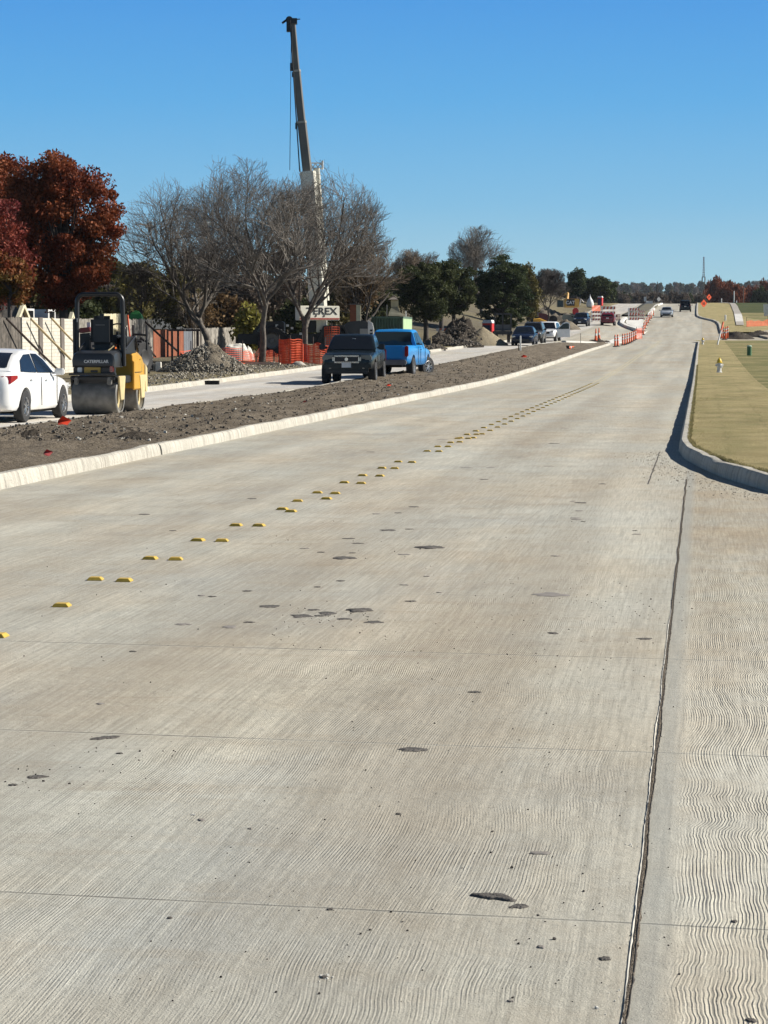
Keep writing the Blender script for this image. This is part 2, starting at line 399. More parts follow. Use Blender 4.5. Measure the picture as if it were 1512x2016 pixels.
M_DIRT = dirtmat('median_soil', (.15, .124, .092), (.25, .21, .16), (.068, .055, .043))
M_DIRT2 = dirtmat('dry_soil', (.16, .135, .105), (.25, .215, .165), (.10, .085, .065), .6)
M_DARKSOIL = dirtmat('wet_soil', (.055, .045, .036), (.10, .085, .068), (.03, .026, .022))
M_SAND = dirtmat('sand', (.30, .25, .17), (.36, .31, .22), (.24, .2, .14), .8)
def lawnmat(name, a, b, c3, stripes=0):
    g = NG(name, .9, .15); r = g.map(g.tc, rot=ROADA)
    n = g.noise(r, .9, 5, .6); c = g.mix(g.rng(n, .40, .60), a, b); pt = g.noise(g.map(r, sc=(.5, .22, 1), loc=(3, 8, 0)), 1.0, 5, .7); c = g.mix(g.rng(pt, .48, .66, 0, .55), c, tuple(q * .62 for q in c3))
    n2 = g.noise(g.map(r, sc=(1.0, .35, 1)), 1.2, 4, .6); c = g.mix(g.rng(n2, .45, .75, 0, .6), c, c3)
    if stripes:
        n4 = g.noise(g.map(r, sc=(.22, 1.0, 1)), .30 * stripes, 4, .65); c = g.mix(g.rng(n4, .42, .62, 0, .75), c, (c3[0] * .45, c3[1] * .62, c3[2] * .42))
    else:   # seams between the strips of sod
        x, y, z = g.xyz(r)
        wob = g.m_('MULTIPLY', g.m_('SUBTRACT', g.noise(r, .6, 3), .5), .35)
        s1 = g.m_('ABSOLUTE', g.m_('SUBTRACT', g.m_('FRACT', g.m_('DIVIDE', g.m_('ADD', x, wob), .75)), .5))
        s2 = g.m_('ABSOLUTE', g.m_('SUBTRACT', g.m_('FRACT', g.m_('DIVIDE', g.m_('ADD', y, wob), 3.7)), .5))
        f = g.m_('MAXIMUM', g.rng(s1, .06, .015, 0, .22), g.rng(s2, .025, .006, 0, .38))
        c = g.mix(g.m_('MULTIPLY', f, g.rng(g.noise(r, .35, 2), .35, .6)), c, (.07, .075, .03))
    n3 = g.noise(g.map(r, sc=(1, .5, 1)), 25, 4, .75); c = g.mix(g.rng(n3, .4, .75, 0, .6), c, tuple(q * .5 for q in b))
    g.base(c); g.bump(g.noise(r, 60, 4, .8), .03); return g.m
M_SOD = lawnmat('sod', (.35, .29, .14), (.46, .375, .195), (.22, .225, .085))
M_LAWN = lawnmat('lawn', (.30, .25, .118), (.37, .30, .150), (.16, .18, .065), 1)
M_GREEN = lawnmat('green_grass', (.085, .10, .035), (.12, .12, .05), (.06, .08, .025), .5)
def groundmat():
    g = NG('open_ground', .95, .1)
    n = g.noise(g.tc, .035, 5, .6); c = g.mix(g.rng(n, .4, .6), (.20, .17, .105), (.145, .125, .095))
    n2 = g.noise(g.tc, .4, 6, .65); c = g.mix(g.rng(n2, .45, .7, 0, .6), c, (.10, .095, .05))
    x, y, z = g.xyz(g.tc); far = g.rng(y, 520, 900)
    c = g.mix(far, c, (.10, .095, .065)); g.base(c); g.bump(g.noise(g.tc, 6, 6, .7), .1); return g.m
M_GROUND = groundmat()
# ------------------------------------------------------------------ ground and road sheets
def stations(y0, y1, near=.6):
    ys = [y0];
    while ys[-1] < y1: ys.append(min(y1, ys[-1] + max(near, abs(ys[-1]) * .012 if ys[-1] < 700 else ys[-1] * .03)))
    return ys
def strip(name, fl, fr, y0, y1, h, m, ncol=3, kind='structure', rough=0.0, dens=1.0, skirt=0.0, seed=0, smooth=True, near=.6):
    mb = MB(); rows = []
    for Y in stations(y0, y1, near):
        a, b = fl(Y), fr(Y); row = []
        for k in range(ncol + 1):
            X = a + (b - a) * k / ncol; z = tz(X, Y) + h
            if rough:
                e = min(k, ncol - k) / max(1, ncol); e = min(1, e * 6)
                q = mnoise.noise(Vector((X * .9, Y * .55, seed))) * .6 + mnoise.noise(Vector((X * 3.1, Y * 2.2, seed))) * .4 + mnoise.noise(Vector((X * 9, Y * 6, seed))) * .2
                z += rough * q * (0.25 + .75 * e) + rough * .4 * e
            row.append((X, Y, z))
        if skirt: row = [(row[0][0], Y, row[0][2] - skirt)] + row + [(row[-1][0], Y, row[-1][2] - skirt)]
        rows.append(row)
    mb.grid(rows); o = mb.build(name, m, smooth=2 if smooth else False, fix=False)
    return tag(o, kind=kind) if kind else o
UL = lambda u: (lambda Y: u + SL * Y)
# ground (reaches past the horizon ridge)
us = [-1500, -900, -500, -300, -200, -130, -90, -65, -48, -38, -30, -26, -22, -19, -17.6, -17.4, -12, -6, 0, 4, 8, 12, 18, 26, 40, 60, 90, 140, 220, 350, 600, 1000, 1600]
rows = []
for Y in [-40, -20, 0] + stations(3, 4500, 3):
    rows.append([(u + SL * Y, Y, tz(u + SL * Y, Y) + (.12 if u < -17.45 else (-.3 if Y < 515 and u < 60 else -.04)) + (mnoise.noise(Vector((u * .3, Y * .2, 1))) * .12 if u < -18.5 and Y < 520 else 0)) for u in us])
tag(MB().grid(rows).build('ground', M_GROUND, smooth=2, fix=False), kind='structure')
strip('road', UL(-12.6), lambda Y: (14 if Y < 26 else 6) + SL * Y, -3, 505, 0, M_ROAD, 20)
strip('side_carriageway', UL(-17.3), UL(-12.6), -3, 505, .001, M_ROAD2, 4)
strip('side_street', lambda Y: 5.9 + SL * Y, lambda Y: 60 + SL * Y, 207, 236, .0, M_ROAD, 6)

def kerb(name, pts, h=.16, wd=.17, side=1, m=None, step=1.2, wob=.012, seed=0, base=0.0):
    """pts: XY polyline along the road face of the kerb; side=+1 body lies right of travel"""
    P_ = [Vector((p[0], p[1])) for p in pts]; Q = []
    for a, b in zip(P_, P_[1:]):
        n = max(1, int((b - a).length / max(step, a.y * .012)))
        for i in range(n): Q.append(a + (b - a) * i / n)
    Q.append(P_[-1]); secs = []
    for i, p in enumerate(Q):
        t = (Q[min(i + 1, len(Q) - 1)] - Q[max(i - 1, 0)]).normalized(); n = Vector((t.y, -t.x)) * side
        z = tz(p.x, p.y) + base
        w1 = mnoise.noise(Vector((p.x, p.y * .8, seed))) * wob * 2 + mnoise.noise(Vector((p.x * 4, p.y * 4, seed))) * wob
        hh = h + w1 * .6
        sec = [(0, -.03), (.012 + w1 * .4, hh * .45), (.03 + w1 * .4, hh * .85), (.055, hh), (wd * .7, hh + .004), (wd + w1, hh - .006), (wd + .01 + w1, -.05)]
        secs.append([(p.x + n.x * a, p.y + n.y * a, z + b) for a, b in sec])
    return tag(MB().loft(secs, closed=True).build(name, m or M_KERB, smooth=True), kind='structure')
# ---- median between the carriageways
random.seed(3)
def lineX(u, y0, y1): return [(u + SL * y0, y0), (u + SL * y1, y1)]
UKL, UML = -7.88, -12.45
kerb('kerb', [(UKL + SL * 5, 5), (UKL + SL * 32.6, 32.6)], side=-1, step=.5, wob=.02)
kerb('kerb', [(UKL + SL * 32.68, 32.68), (UKL + SL * 175, 175), (UKL + SL * 193, 193)], side=-1, step=.5, wob=.016, seed=5)
kerb('kerb', lineX(UML, 5, 176), h=.13, side=1, wd=.15, wob=.03, seed=8)
def med_r(Y): return UKL - .16 + SL * Y
def med_l(Y): return (UML + .13 if Y < 170 else UML + .13 + (Y - 170) ** 1.5 * .035) + SL * Y
def med_z(X, Y):
    a, b = med_l(Y), med_r(Y); k = (X - a) / (b - a); e = min(1, min(k, 1 - k) * 6); rough = .16
    q = mnoise.noise(Vector((X * .9, Y * .55, 0))) * .6 + mnoise.noise(Vector((X * 3.1, Y * 2.2, 0))) * .4 + mnoise.noise(Vector((X * 9, Y * 6, 0))) * .2
    return tz(X, Y) + .12 + rough * q * (.25 + .75 * e) + rough * .4 * e
strip('median', med_l, med_r, 4, 192.5, .12, M_DIRT, 44, rough=.16, near=.12)
# ---- verge kerb on the far left
kerb('kerb', lineX(-17.15, 5, 100), side=-1, h=.16, wob=.02, seed=11)
kerb('kerb', [(-17.15 + SL * 100, 100), (-16.7 + SL * 165, 165), (-16.2 + SL * 255, 255)], side=-1, h=.16, seed=12)
kerb('kerb', [(at(1152, 621).x, at(1152, 621).y), (at(1184, 601.5).x, at(1184, 601.5).y)], side=-1, h=.2, wd=.5, seed=13)
# ---- right kerb with its return, and lawns
KR = [(9.0, 17.0), (6.9, 18.9), (5.5, 21.0), (4.75, 22.8), (4.28, 24.8), (4.14, 27.3), (4.16, 29.5), (4.24, 31.6), (4.45, 33.8), (6.02, 44.9), (10.02, 73.2), (-.40 + SL * 110, 110), (-.42 + SL * 150, 150), (-.42 + SL * 203, 203)]
kerb('kerb', KR, side=1, h=.17, wd=.17, step=.4, wob=.02, seed=21)
krY = [p[1] for p in KR]; krX = [p[0] for p in KR]
def kr(Y): return float(np.interp(Y, krY, krX))
strip('lawn', lambda Y: kr(Y) + (.17 if Y > 25 else .26), lambda Y: max(2.0 + SL * Y, kr(Y) + .5) if Y > 36 else max(kr(Y) + .5, 7.4), 18, 208, .165, M_SOD, 10, rough=.018, near=.3)
strip('lawn', lambda Y: (2.0 + SL * Y) if Y > 36 else max(kr(Y) + .5, 7.4), UL(60), 18, 207, .16, M_LAWN, 14, rough=.05, near=.5)
# lawn past the side street, with its S shaped kerb
def pl(*ps): return [(lambda v: (v.x, v.y))(at(*p)) for p in ps]
K2 = pl((1418, 657), (1415.5, 648), (1414, 641), (1410, 636), (1402, 632.3), (1390, 629.6), (1379, 627), (1372, 624), (1370.5, 621), (1370.5, 612), (1371, 604)) + [(-1.2 + SL * 462, 462)]
kerb('kerb', K2, side=1, h=.2, wd=.3, step=2, seed=31)
Y0, Y1 = K2[0][1], 520
k2y = [p[1] for p in K2]; k2x = [p[0] for p in K2]
strip('lawn', lambda Y: float(np.interp(Y, k2y, k2x)) + .3, lambda Y: float(np.interp(Y, k2y, k2x)) + 5.5 + .002 * Y, Y0, 515, .19, M_SOD, 5)
strip('lawn', lambda Y: float(np.interp(Y, k2y, k2x)) + 5.5 + .002 * Y, UL(150), Y0, 345, .18, M_LAWN, 8)
strip('lawn', lambda Y: float(np.interp(Y, k2y, k2x)) + 5.5 + .002 * Y, UL(180), 345, 515, .18, M_GREEN, 8)
# sidewalk climbing the hill
swL = [at(x, y) for x, y in ((1449.5, 644), (1446, 625), (1444, 616), (1440, 606), (1436, 599.5))]
swR = [at(x, y) for x, y in ((1465, 644), (1461, 625), (1457, 616), (1452.5, 606), (1447, 599.5))]
def swf(L_): return lambda Y: float(np.interp(Y, [p.y for p in L_], [p.x for p in L_]))
for i, (a, b, mm) in enumerate(((swL[0].y, 288, 'M_SW'), (288, 330, 'F'), (330, 470, 'M_SW'))):
    strip('sidewalk', swf(swL), swf(swR), a, b, .27, mat('old_sidewalk', (.34, .31, .27), .9, scale=.5) if mm == 'M_SW' else mat('new_sidewalk', (.60, .58, .54), .9, scale=.5), 1)
# ---- raised islands at the junction, fresh white concrete
M_WHITE = mat('new_kerb_concrete', (.66, .645, .60), .9, scale=.8)
def slab(name, ring, h, m, label=None):
    P_ = [at(*p) for p in ring]; n = len(P_)
    mb = MB().add([(p.x, p.y, p.z + h) for p in P_] + [(p.x, p.y, p.z - .1) for p in P_], [tuple(range(n))] + [(i, i + 1 if i < n - 1 else 0, n + (i + 1) % n, n + i) for i in range(n)])
    return tag(mb.build(name, m), kind='structure')
slab('traffic_island', [(1267, 656), (1255, 650), (1243, 645.5), (1234.5, 641), (1232, 637), (1234, 631), (1238, 628.5), (1266, 629)], .22, M_WHITE)
kerb('kerb', pl((1258, 655), (1245, 650), (1229, 644.5), (1221, 640), (1219.5, 637), (1223, 631), (1227, 628.5)), side=1, h=.3, wd=.5, m=M_WHITE, seed=41)
slab('road_patch', [(1188, 676), (1215, 676.5), (1238, 672.5), (1262, 662), (1276, 651), (1266, 656), (1240, 660), (1215, 664)], .014, M_WHITE)
kerb('kerb', pl((1165, 676), (1140, 674.5), (1105, 673.2)), side=-1, h=.12, wd=.5, m=M_WHITE, seed=42)
strip('median', UL(-11.6), UL(-8.4), 322, 455, .25, mat('dark_median_soil', (.10, .085, .062), .95, c2=(.13, .12, .07), scale=.2), 4, skirt=.3)
kerb('kerb', pl((1283, 623), (1285, 614), (1293, 604)) + [(-8.0 + SL * 452, 452)], side=-1, h=.25, wd=.6, m=M_WHITE, seed=43)
slab('side_driveway', [(1480, 660), (1512, 653), (1512, 668), (1500, 665)], .2, M_ROAD)
# ------------------------------------------------------------------ long joint
def ribbon(name, u0, u1, y0, y1, h, m, wl, wr, seed, step=.05):
    mb = MB(); rows = []; Y = y0
    while Y < y1:
        a = u0 + mnoise.noise(Vector((Y * 1.2, 0, seed))) * .01 + mnoise.noise(Vector((Y * 14, 0, seed))) * wl
        b = u1 + mnoise.noise(Vector((Y * 1.2, 0, seed))) * .01 + mnoise.noise(Vector((Y * 17, 5, seed))) * wr
        if b > a: rows.append([(a + SL * Y, Y, tz(a, Y) + h), ((a + b) / 2 + SL * Y, Y, tz(a, Y) + h + .002 + .002 * mnoise.noise(Vector((Y * 30, 1, 1)))), (b + SL * Y, Y, tz(b, Y) + h)])
        Y += step
    return tag(mb.grid(rows).build(name, m, smooth=2, fix=False), kind='structure')
M_SEAL = dirtmat('joint_grit', (.25, .21, .165), (.34, .29, .23), (.12, .10, .08), 9)
ribbon('joint_filler', -.178, -.163, 4.5, 27, .004, M_SEAL, .003, .006, 1)
ribbon('joint_crack', -.1655, -.1625, 4.5, 27, .0065, mat('crack_shadow', (.06, .052, .046), .95), .003, .006, 2)
ribbon('joint_lip', -.1835, -.1785, 4.5, 14, .0025, mat('cement_lip', (.66, .63, .55), .85), .005, .003, 3)
ribbon('joint_crack', -.62, -.610, 26, 33.5, .004, mat('crack_shadow', (.035, .03, .028), .95), .02, .02, 4)
# ------------------------------------------------------------------ vehicles
M_TYRE = mat('tyre_rubber', (.022, .022, .023), .8, bump=.3, bscale=40)
M_RIM = mat('alloy', (.55, .55, .56), .3, metal=.9)
M_RIMD = mat('grey_wheel_metal', (.22, .22, .23), .4, metal=.7)
M_BLK = mat('black_plastic', (.018, .018, .019), .5)
M_BLKG = mat('black_gloss', (.012, .012, .013), .2, coat=.3)
M_GLASS = mat('tinted_glass', (.008, .010, .013), .10, spec=.45, var=.02)
M_CHROME = mat('chrome', (.75, .75, .76), .15, metal=1.0)
M_LAMP = mat('clear_lamp', (.55, .56, .55), .12, spec=.8)
M_RED = mat('red_lamp', (.30, .012, .014), .15, spec=.8)
M_PLATE = mat('number_plate', (.62, .62, .60), .5)
M_UNDER = mat('underbody', (.012, .012, .012), .9)
def spin(mb, axis_c, n=5, f=None): return mb
def wheel(parent, x, y, r, w_, side, rim=M_RIM, spokes=5, steer=0.0, hub=.60):
    """side = +1 outer face towards +y"""
    t = MB(); h = w_ / 2
    t.lathe([(r * .60, -h), (r * .93, -h * .98), (r * .985, -h * .80), (r, -h * .3), (r, h * .3), (r * .985, h * .80), (r * .93, h * .98), (r * .62, h), (r * .60, h * .5), (r * .60, -h * .5)], axis='Y', n=28, cap=False)
    t.lathe([(r * .60, -h * .2), (.01, -h * .2)], axis='Y', n=28, cap=True)
    o = t.build('wheel', M_TYRE, parent, smooth=True); o.location = (x, y, r); o.rotation_euler = (0, 0, steer)
    m = MB(); s = side; R_ = r * hub + .005
    m.lathe([(R_, h * s * .96), (R_ * .95, h * s * .99), (R_ * .90, h * s * .85), (R_ * .88, h * s * .35)], axis='Y', n=28, cap=False)
    for k in range(spokes):
        a = 2 * math.pi * k / spokes
        for da in ((-.13, .13) if spokes >= 5 else (0,)):
            c, sn = math.cos(a + da), math.sin(a + da); c2, s2 = math.cos(a + da * 1.9), math.sin(a + da * 1.9)
            m.tube([(c * R_ * .12, h * s * .80, sn * R_ * .12), (c2 * R_ * .90, h * s * .88, s2 * R_ * .90)], [R_ * .085, R_ * .075], 4)
    m.lathe([(R_ * .2, h * s * .6), (R_ * .2, h * s * .92), (.005, h * s * .95)], axis='Y', n=12)
    q = m.build('rim', rim, o)
    d = MB().lathe([(R_ * .9, h * s * .30), (.01, h * s * .30)], axis='Y', n=20).build('brake_disc', M_UNDER, o)
    return o
def body_sec(x, hw, zb, zt, cr=.03):
    zm = zb + (zt - zb) * .5; sh = zt - min(.10, (zt - zb) * .25)
    hp = [(0, zb), (hw * .86, zb), (hw * .965, zb + .06), (hw, zm), (hw * .985, sh), (hw * .93, zt - .015), (hw * .80, zt + cr * .3), (0, zt + cr)]
    return [(x, -y, z) for y, z in hp] + [(x, y, z) for y, z in reversed(hp[1:-1])]
def lbody(parent, secs, m, arches, r_arch, name='body', sub=1, y_in=.62, cuts=()):
    mb = MB().loft([body_sec(*s) for s in secs]); o = mb.build(name, m, parent, smooth=2)
    md = o.modifiers.new('s', 'SUBSURF'); md.levels = md.render_levels = sub
    cut = MB()
    for x, z in arches:
        for s in (-1, 1): cut.lathe([(r_arch, s * y_in), (r_arch, s * 1.4)], (x, 0, z), 'Y', 24)
    for c, d in cuts: cut.box(c, d)
    co = cut.build('cutter', M_UNDER, None)
    bm_ = o.modifiers.new('b', 'BOOLEAN'); bm_.object = co; bm_.operation = 'DIFFERENCE'; bm_.solver = 'EXACT'
    par = o.parent; o.parent = None
    dg = bpy.context.evaluated_depsgraph_get(); dg.update()
    me = bpy.data.meshes.new_from_object(o.evaluated_get(dg)); o.modifiers.clear(); o.data = me; me.name = name
    o.parent = par
    bpy.data.objects.remove(co)
    try: me.set_sharp_from_angle(angle=R(38))
    except Exception: pass
    return o
def cabin(parent, prof, hwb, zb, k, m, glass=M_GLASS, ws=None, rw=None, sides=(), name='roof', crown=.02):
    """prof: (x, ztop) from rear to front; sides slope in by k per metre above zb"""
    Y = lambda z: hwb - (z - zb) * k
    secs = []
    for x, zt in prof:
        zt = max(zt, zb + .01); e = min(.05, (zt - zb) * .4)
        hp = [(0, zb - .04), (Y(zb), zb - .04), (Y(zt - e), zt - e), (Y(zt) - e * .5, zt - e * .25), (Y(zt) - e * 1.8, zt), (0, zt + crown)]
        secs.append([(x, -y, z) for y, z in hp] + [(x, y, z) for y, z in reversed(hp[1:-1])])
    MB().loft(secs).build(name, m, parent, smooth=True)
    def zt_at(x): return float(np.interp(x, [p[0] for p in prof], [p[1] for p in prof]))
    for nm, rg in (('windshield', ws), ('rear_window', rw)):
        if not rg: continue
        x0, x1, inset = rg; pts = [(x0, zt_at(x0))] + [p for p in prof if x0 < p[0] < x1] + [(x1, zt_at(x1))]
        rows = []
        for i, (x, z) in enumerate(pts):
            a = pts[max(i - 1, 0)]; b = pts[min(i + 1, len(pts) - 1)]
            t = Vector((b[0] - a[0], b[1] - a[1])).normalized(); n = Vector((-t.y, t.x)); yy = Y(z) - inset - min(.05, max(0, z - zb) * .4) * .9
            rows.append([(x + n.x * (.012 + crown * (1 - abs(q) * .9)), q * yy, z + n.y * (.012 + crown * (1 - abs(q) * .9))) for q in (-1, -.5, 0, .5, 1)])
        MB().grid(rows).build(nm, glass, parent, smooth=True)
    for poly in sides:
        for s in (-1, 1):
            n = len(poly); mb = MB()
            o1 = [(x, s * (Y(z) + .008), z) for x, z in poly]; o2 = [(x, s * (Y(z) - .01), z) for x, z in poly]
            mb.add(o1 + o2, [tuple(range(n))] + [(i, (i + 1) % n, n + (i + 1) % n, n + i) for i in range(n)])
            mb.build('side_window', glass, parent)
def mirrors(parent, x, y, z, m, d=(.12, .2, .14)):
    for s in (-1, 1):
        o = MB().box((x, s * (y + d[1] / 2 + .03), z), d).box((x, s * y, z - .03), (.05, .12, .05)).build('side_mirror', m, parent, smooth=True, bevel=.03)
def bx(name, m, parent, c, d, bev=.01, **k): return MB().box(c, d, **k).build(name, m, parent, bevel=bev, smooth=True)
def handles(parent, pts, m):
    for x, y, z in pts:
        for s in (-1, 1): bx('door_handle', m, parent, (x, s * y, z), (.17, .035, .035), .01)
def seams(parent, xs, y, z0, z1):
    for x in xs:
        for s in (-1, 1): bx('door_seam', M_UNDER, parent, (x, s * y, (z0 + z1) / 2), (.012, .012, z1 - z0), 0)

def sedan(label, m, group=None, name='sedan', far=False):
    t = thing(name, label, 'car', group=group)
    lbody(t, [(-2.32, .62, .40, .86, .02), (-2.25, .80, .27, .98, .03), (-2.0, .87, .22, 1.06, .03), (-1.35, .89, .21, 1.02, .02), (-.3, .89, .20, .97, .02), (.8, .89, .20, .94, .02), (1.2, .885, .20, .91, .04), (1.75, .86, .21, .84, .05), (2.12, .78, .24, .72, .04), (2.28, .62, .32, .60, .02)], m, [(-1.33, .33), (1.37, .33)], .385)
    cabin(t, [(-1.95, 1.05), (-1.6, 1.20), (-1.2, 1.35), (-.7, 1.45), (-.15, 1.475), (.25, 1.44), (.65, 1.26), (1.15, .95)], .81, .96, .42, m,
          ws=(.32, 1.08, .06), rw=(-1.82, -1.0, .07), sides=[[(-1.35, 1.03), (-.33, 1.00), (-.33, 1.38), (-.75, 1.37), (-1.15, 1.25)], [(-.26, 1.0), (.85, .98), (.45, 1.26), (.12, 1.38), (-.26, 1.39)]])
    for x in (-1.33, 1.37):
        for s in (-1, 1): wheel(t, x, s * .78, .32, .2, s, spokes=5)
    MB().box((0, 0, .25), (2.4, 1.35, .16)).build('underbody', M_UNDER, t)
    for s in (-1, 1):
        MB().loft([[(x, s * y, z) for x, y, z in q] for q in ([(-2.30, .50, .80), (-2.27, .50, .92), (-2.20, .50, .92), (-2.2, .50, .80)], [(-2.27, .68, .76), (-2.24, .68, .95), (-2.1, .68, .95), (-2.1, .68, .76)], [(-2.17, .82, .80), (-2.14, .83, .96), (-2.0, .80, .96), (-2.0, .80, .80)], [(-1.93, .895, .90), (-1.93, .895, .96), (-1.85, .86, .96), (-1.85, .86, .90)])]).build('taillight', M_RED, t, smooth=True)
        bx('headlight', M_LAMP, t, (2.08, s * .66, .68), (.3, .26, .12), .04)
    bx('rear_bumper_insert', M_BLK, t, (-2.27, 0, .36), (.08, 1.1, .14), .03); bx('grille', M_BLK, t, (2.25, 0, .42), (.06, 1.0, .2), .03)
    bx('number_plate', M_PLATE, t, (-2.315, 0, .72), (.02, .3, .15), 0)
    mirrors(t, .72, .85, 1.0, m); handles(t, [(-.95, .895, .86), (.1, .895, .84)], m); seams(t, (-.30, .82), .893, .32, .9)
    return t
def pickup(label, m, style, group=None, L=5.3, W=.93, H=1.76, wb=(-1.62, 1.66), r=.38, hood=1.10, bed=1.20, steer=0.0, belt=1.16, rim=M_RIMD):
    t = thing('pickup_truck', label, 'pickup truck', group=group); h = L / 2
    lbody(t, [(-h, W * .93, .62, bed - .05, .0), (-h + .08, W * .98, .50, bed, .0), (-1.6, W, .46, bed, .0), (-.72, W, .44, bed, .0), (-.66, W, .44, belt + .02, .01), (.6, W, .44, belt, .01), (1.02, W, .44, belt - .02, .03), (1.5, W * .985, .45, hood, .05), (h - .25, W * .96, .45, hood - .06, .05), (h - .06, W * .88, .5, hood - .16, .04), (h, W * .72, .6, hood - .26, .02)], m,
          [(wb[0], r + .02), (wb[1], r + .02)], r + .09, sub=1, cuts=[((-h + .07 + (h - .75) / 2, 0, bed + .1), (h - .85, W * 1.66, .9))])
    cabin(t, [(-.80, belt), (-.76, H - .10), (-.66, H - .02), (-.2, H), (.25, H - .01), (.45, H - .07), (1.12, belt)], W * .93, belt - .02, .30, m,
          ws=(.48, 1.10, .05), rw=(-.805, -.77, .12), sides=[[(-.60, belt + .04), (-.18, belt + .04), (-.18, H - .12), (-.60, H - .14)], [(-.10, belt + .04), (.92, belt + .03), (.47, H - .15), (.35, H - .12), (-.10, H - .11)]])
    MB().box((-.765, 0, (belt + H) / 2 + .02), (.10, W * 1.45, (H - belt) * .62)).build('rear_window', M_GLASS, t, bevel=.02)
    for i, x in enumerate(wb):
        for s in (-1, 1): wheel(t, x, s * (W - .12), r, .27, s, rim=rim if i == 0 else rim, spokes=5, steer=steer if i else 0, hub=.58)
    MB().box((0, 0, .5), (L * .8, 1.2, .2)).build('chassis', M_UNDER, t)
    mirrors(t, .86, W - .02, belt + .12, M_BLK, (.12, .22, .2)); handles(t, [(.0, W + .0, belt - .14)], m); seams(t, (-.66, -.14, .95), W + .003, .55, belt - .02)
    for s in (-1, 1):
        bx('headlight', mat('dull_headlight', (.12, .125, .115), .15, spec=.8), t, (h - .16, s * (W * .70), hood - .20), (.26, W * .44, .20), .04)
        bx('taillight', M_RED, t, (-h - .0, s * (W * .90), bed - .24), (.08, .14, .42), .03)
        bx('fog_lamp', M_LAMP, t, (h - .03, s * W * .62, .60), (.10, .16, .11), .04)
    bx('front_bumper', m if style == 'dark' else M_CHROME, t, (h - .07, 0, .62), (.26, W * 1.82, .30), .09)
    bx('lower_valance', M_BLK, t, (h - .12, 0, .44), (.2, W * 1.6, .16), .05)
    bx('rear_bumper', mat('dull_bumper', (.20, .20, .21), .35, metal=.6), t, (-h - .04, 0, .60), (.2, W * 1.8, .2), .04)
    if style == 'dark':
        g = bx('grille', M_CHROME, t, (h - .0, 0, hood - .24), (.14, 1.0, .27), .09); bx('grille_mesh', M_BLK, g, (h + .06, 0, hood - .24), (.03, .84, .16), .01)
        MB().lathe([(.06, h + .075), (.06, h + .09)], (0, 0, hood - .24), 'X', 16).build('emblem', M_CHROME, g)
        p = bx('number_plate', M_PLATE, t, (h + .075, 0, .66), (.02, .32, .17), 0)
        bx('sticker', M_PLATE, t, (.62, .05, H - .17), (.02, .12, .05), 0)
    else:
        bx('tailgate', m, t, (-h - .02, 0, (bed + .66) / 2 + .02), (.06, W * 1.55, bed - .78), .02)
        bx('tailgate_handle', M_BLK, t, (-h - .055, 0, bed - .18), (.02, .2, .06), .01)
        bx('tow_hitch', M_UNDER, t, (-h - .12, 0, .45), (.25, .08, .08), .01)
    return t
def suv(label, m, group=None, name='suv', L=4.75, W=.92, H=1.75, open_door=False, rack=False, dark=M_GLASS):
    t = thing(name, label, 'car', group=group); h = L / 2
    lbody(t, [(-h, W * .84, .5, .98, .0), (-h + .1, W * .95, .36, 1.08, .02), (-1.4, W, .3, 1.1, .02), (.6, W, .3, 1.06, .02), (1.0, W, .3, 1.04, .04), (h - .6, W * .97, .32, .98, .05), (h - .15, W * .9, .36, .88, .04), (h, W * .72, .45, .76, .02)], m, [(-1.4, .38), (1.42, .38)], .43)
    cabin(t, [(-h + .10, 1.08), (-h + .28, H - .22), (-h + .5, H - .04), (-.8, H), (.1, H - .01), (.45, H - .09), (1.1, 1.05)], W * .92, 1.05, .30, m, ws=(.48, 1.06, .05), rw=(-h + .13, -h + .30, .12),
          sides=[[(-1.75, 1.12), (-1.2, 1.11), (-1.2, H - .12), (-1.7, H - .18)], [(-1.1, 1.11), (-.22, 1.10), (-.22, H - .11), (-1.1, H - .11)], [(-.14, 1.10), (.9, 1.09), (.45, H - .17), (.3, H - .12), (-.14, H - .11)]])
    for x in (-1.4, 1.42):
        for s in (-1, 1): wheel(t, x, s * (W - .13), .36, .24, s)
    MB().box((0, 0, .34), (L * .75, 1.4, .16)).build('underbody', M_UNDER, t)
    for s in (-1, 1):
        bx('headlight', M_LAMP, t, (h - .12, s * W * .68, .86), (.28, .3, .14), .05); bx('taillight', M_RED, t, (-h + .06, s * W * .84, .98), (.14, .16, .3), .03)
    bx('grille', M_BLK, t, (h - .02, 0, .74), (.08, .8, .2), .03); bx('front_bumper', m, t, (h - .04, 0, .48), (.16, W * 1.7, .2), .05)
    bx('rear_bumper', m, t, (-h, 0, .5), (.16, W * 1.7, .2), .05); bx('number_plate', M_PLATE, t, (h + .05, 0, .5), (.02, .32, .14), 0); bx('rear_plate', M_PLATE, t, (-h - .03, 0, .86), (.02, .32, .14), 0)
    mirrors(t, .8, W - .02, 1.14, M_BLK)
    if rack:
        for s in (-1, 1): bx('roof_rail', M_BLK, t, (-.6, s * .55, H + .05), (1.9, .05, .05), .01)
    if open_door:
        d = MB(); out = [(-1.0, 0), (0.05, 0), (.12, .3), (.08, .62), (-.42, 1.17), (-.75, 1.24), (-.98, 1.15), (-1.0, .62)]
        d.prism(out, -.05, .05); M_ = Matrix.Translation((.95, W + .03, .36)) @ Matrix.Rotation(R(-72), 4, 'Z') @ Matrix.Scale(1.05, 4)
        win = MB().prism([(-.92, .68), (.0, .66), (-.42, 1.08), (-.74, 1.15), (-.9, 1.1)], -.07, .07)
        o = xform(d, M_).build('open_door', m, t, bevel=.01); xform(win, M_).build('door_window', M_GLASS, o)
        bx('cabin_opening', M_UNDER, t, (.42, W + .004, .8), (1.0, .02, .8), .03)
    return t
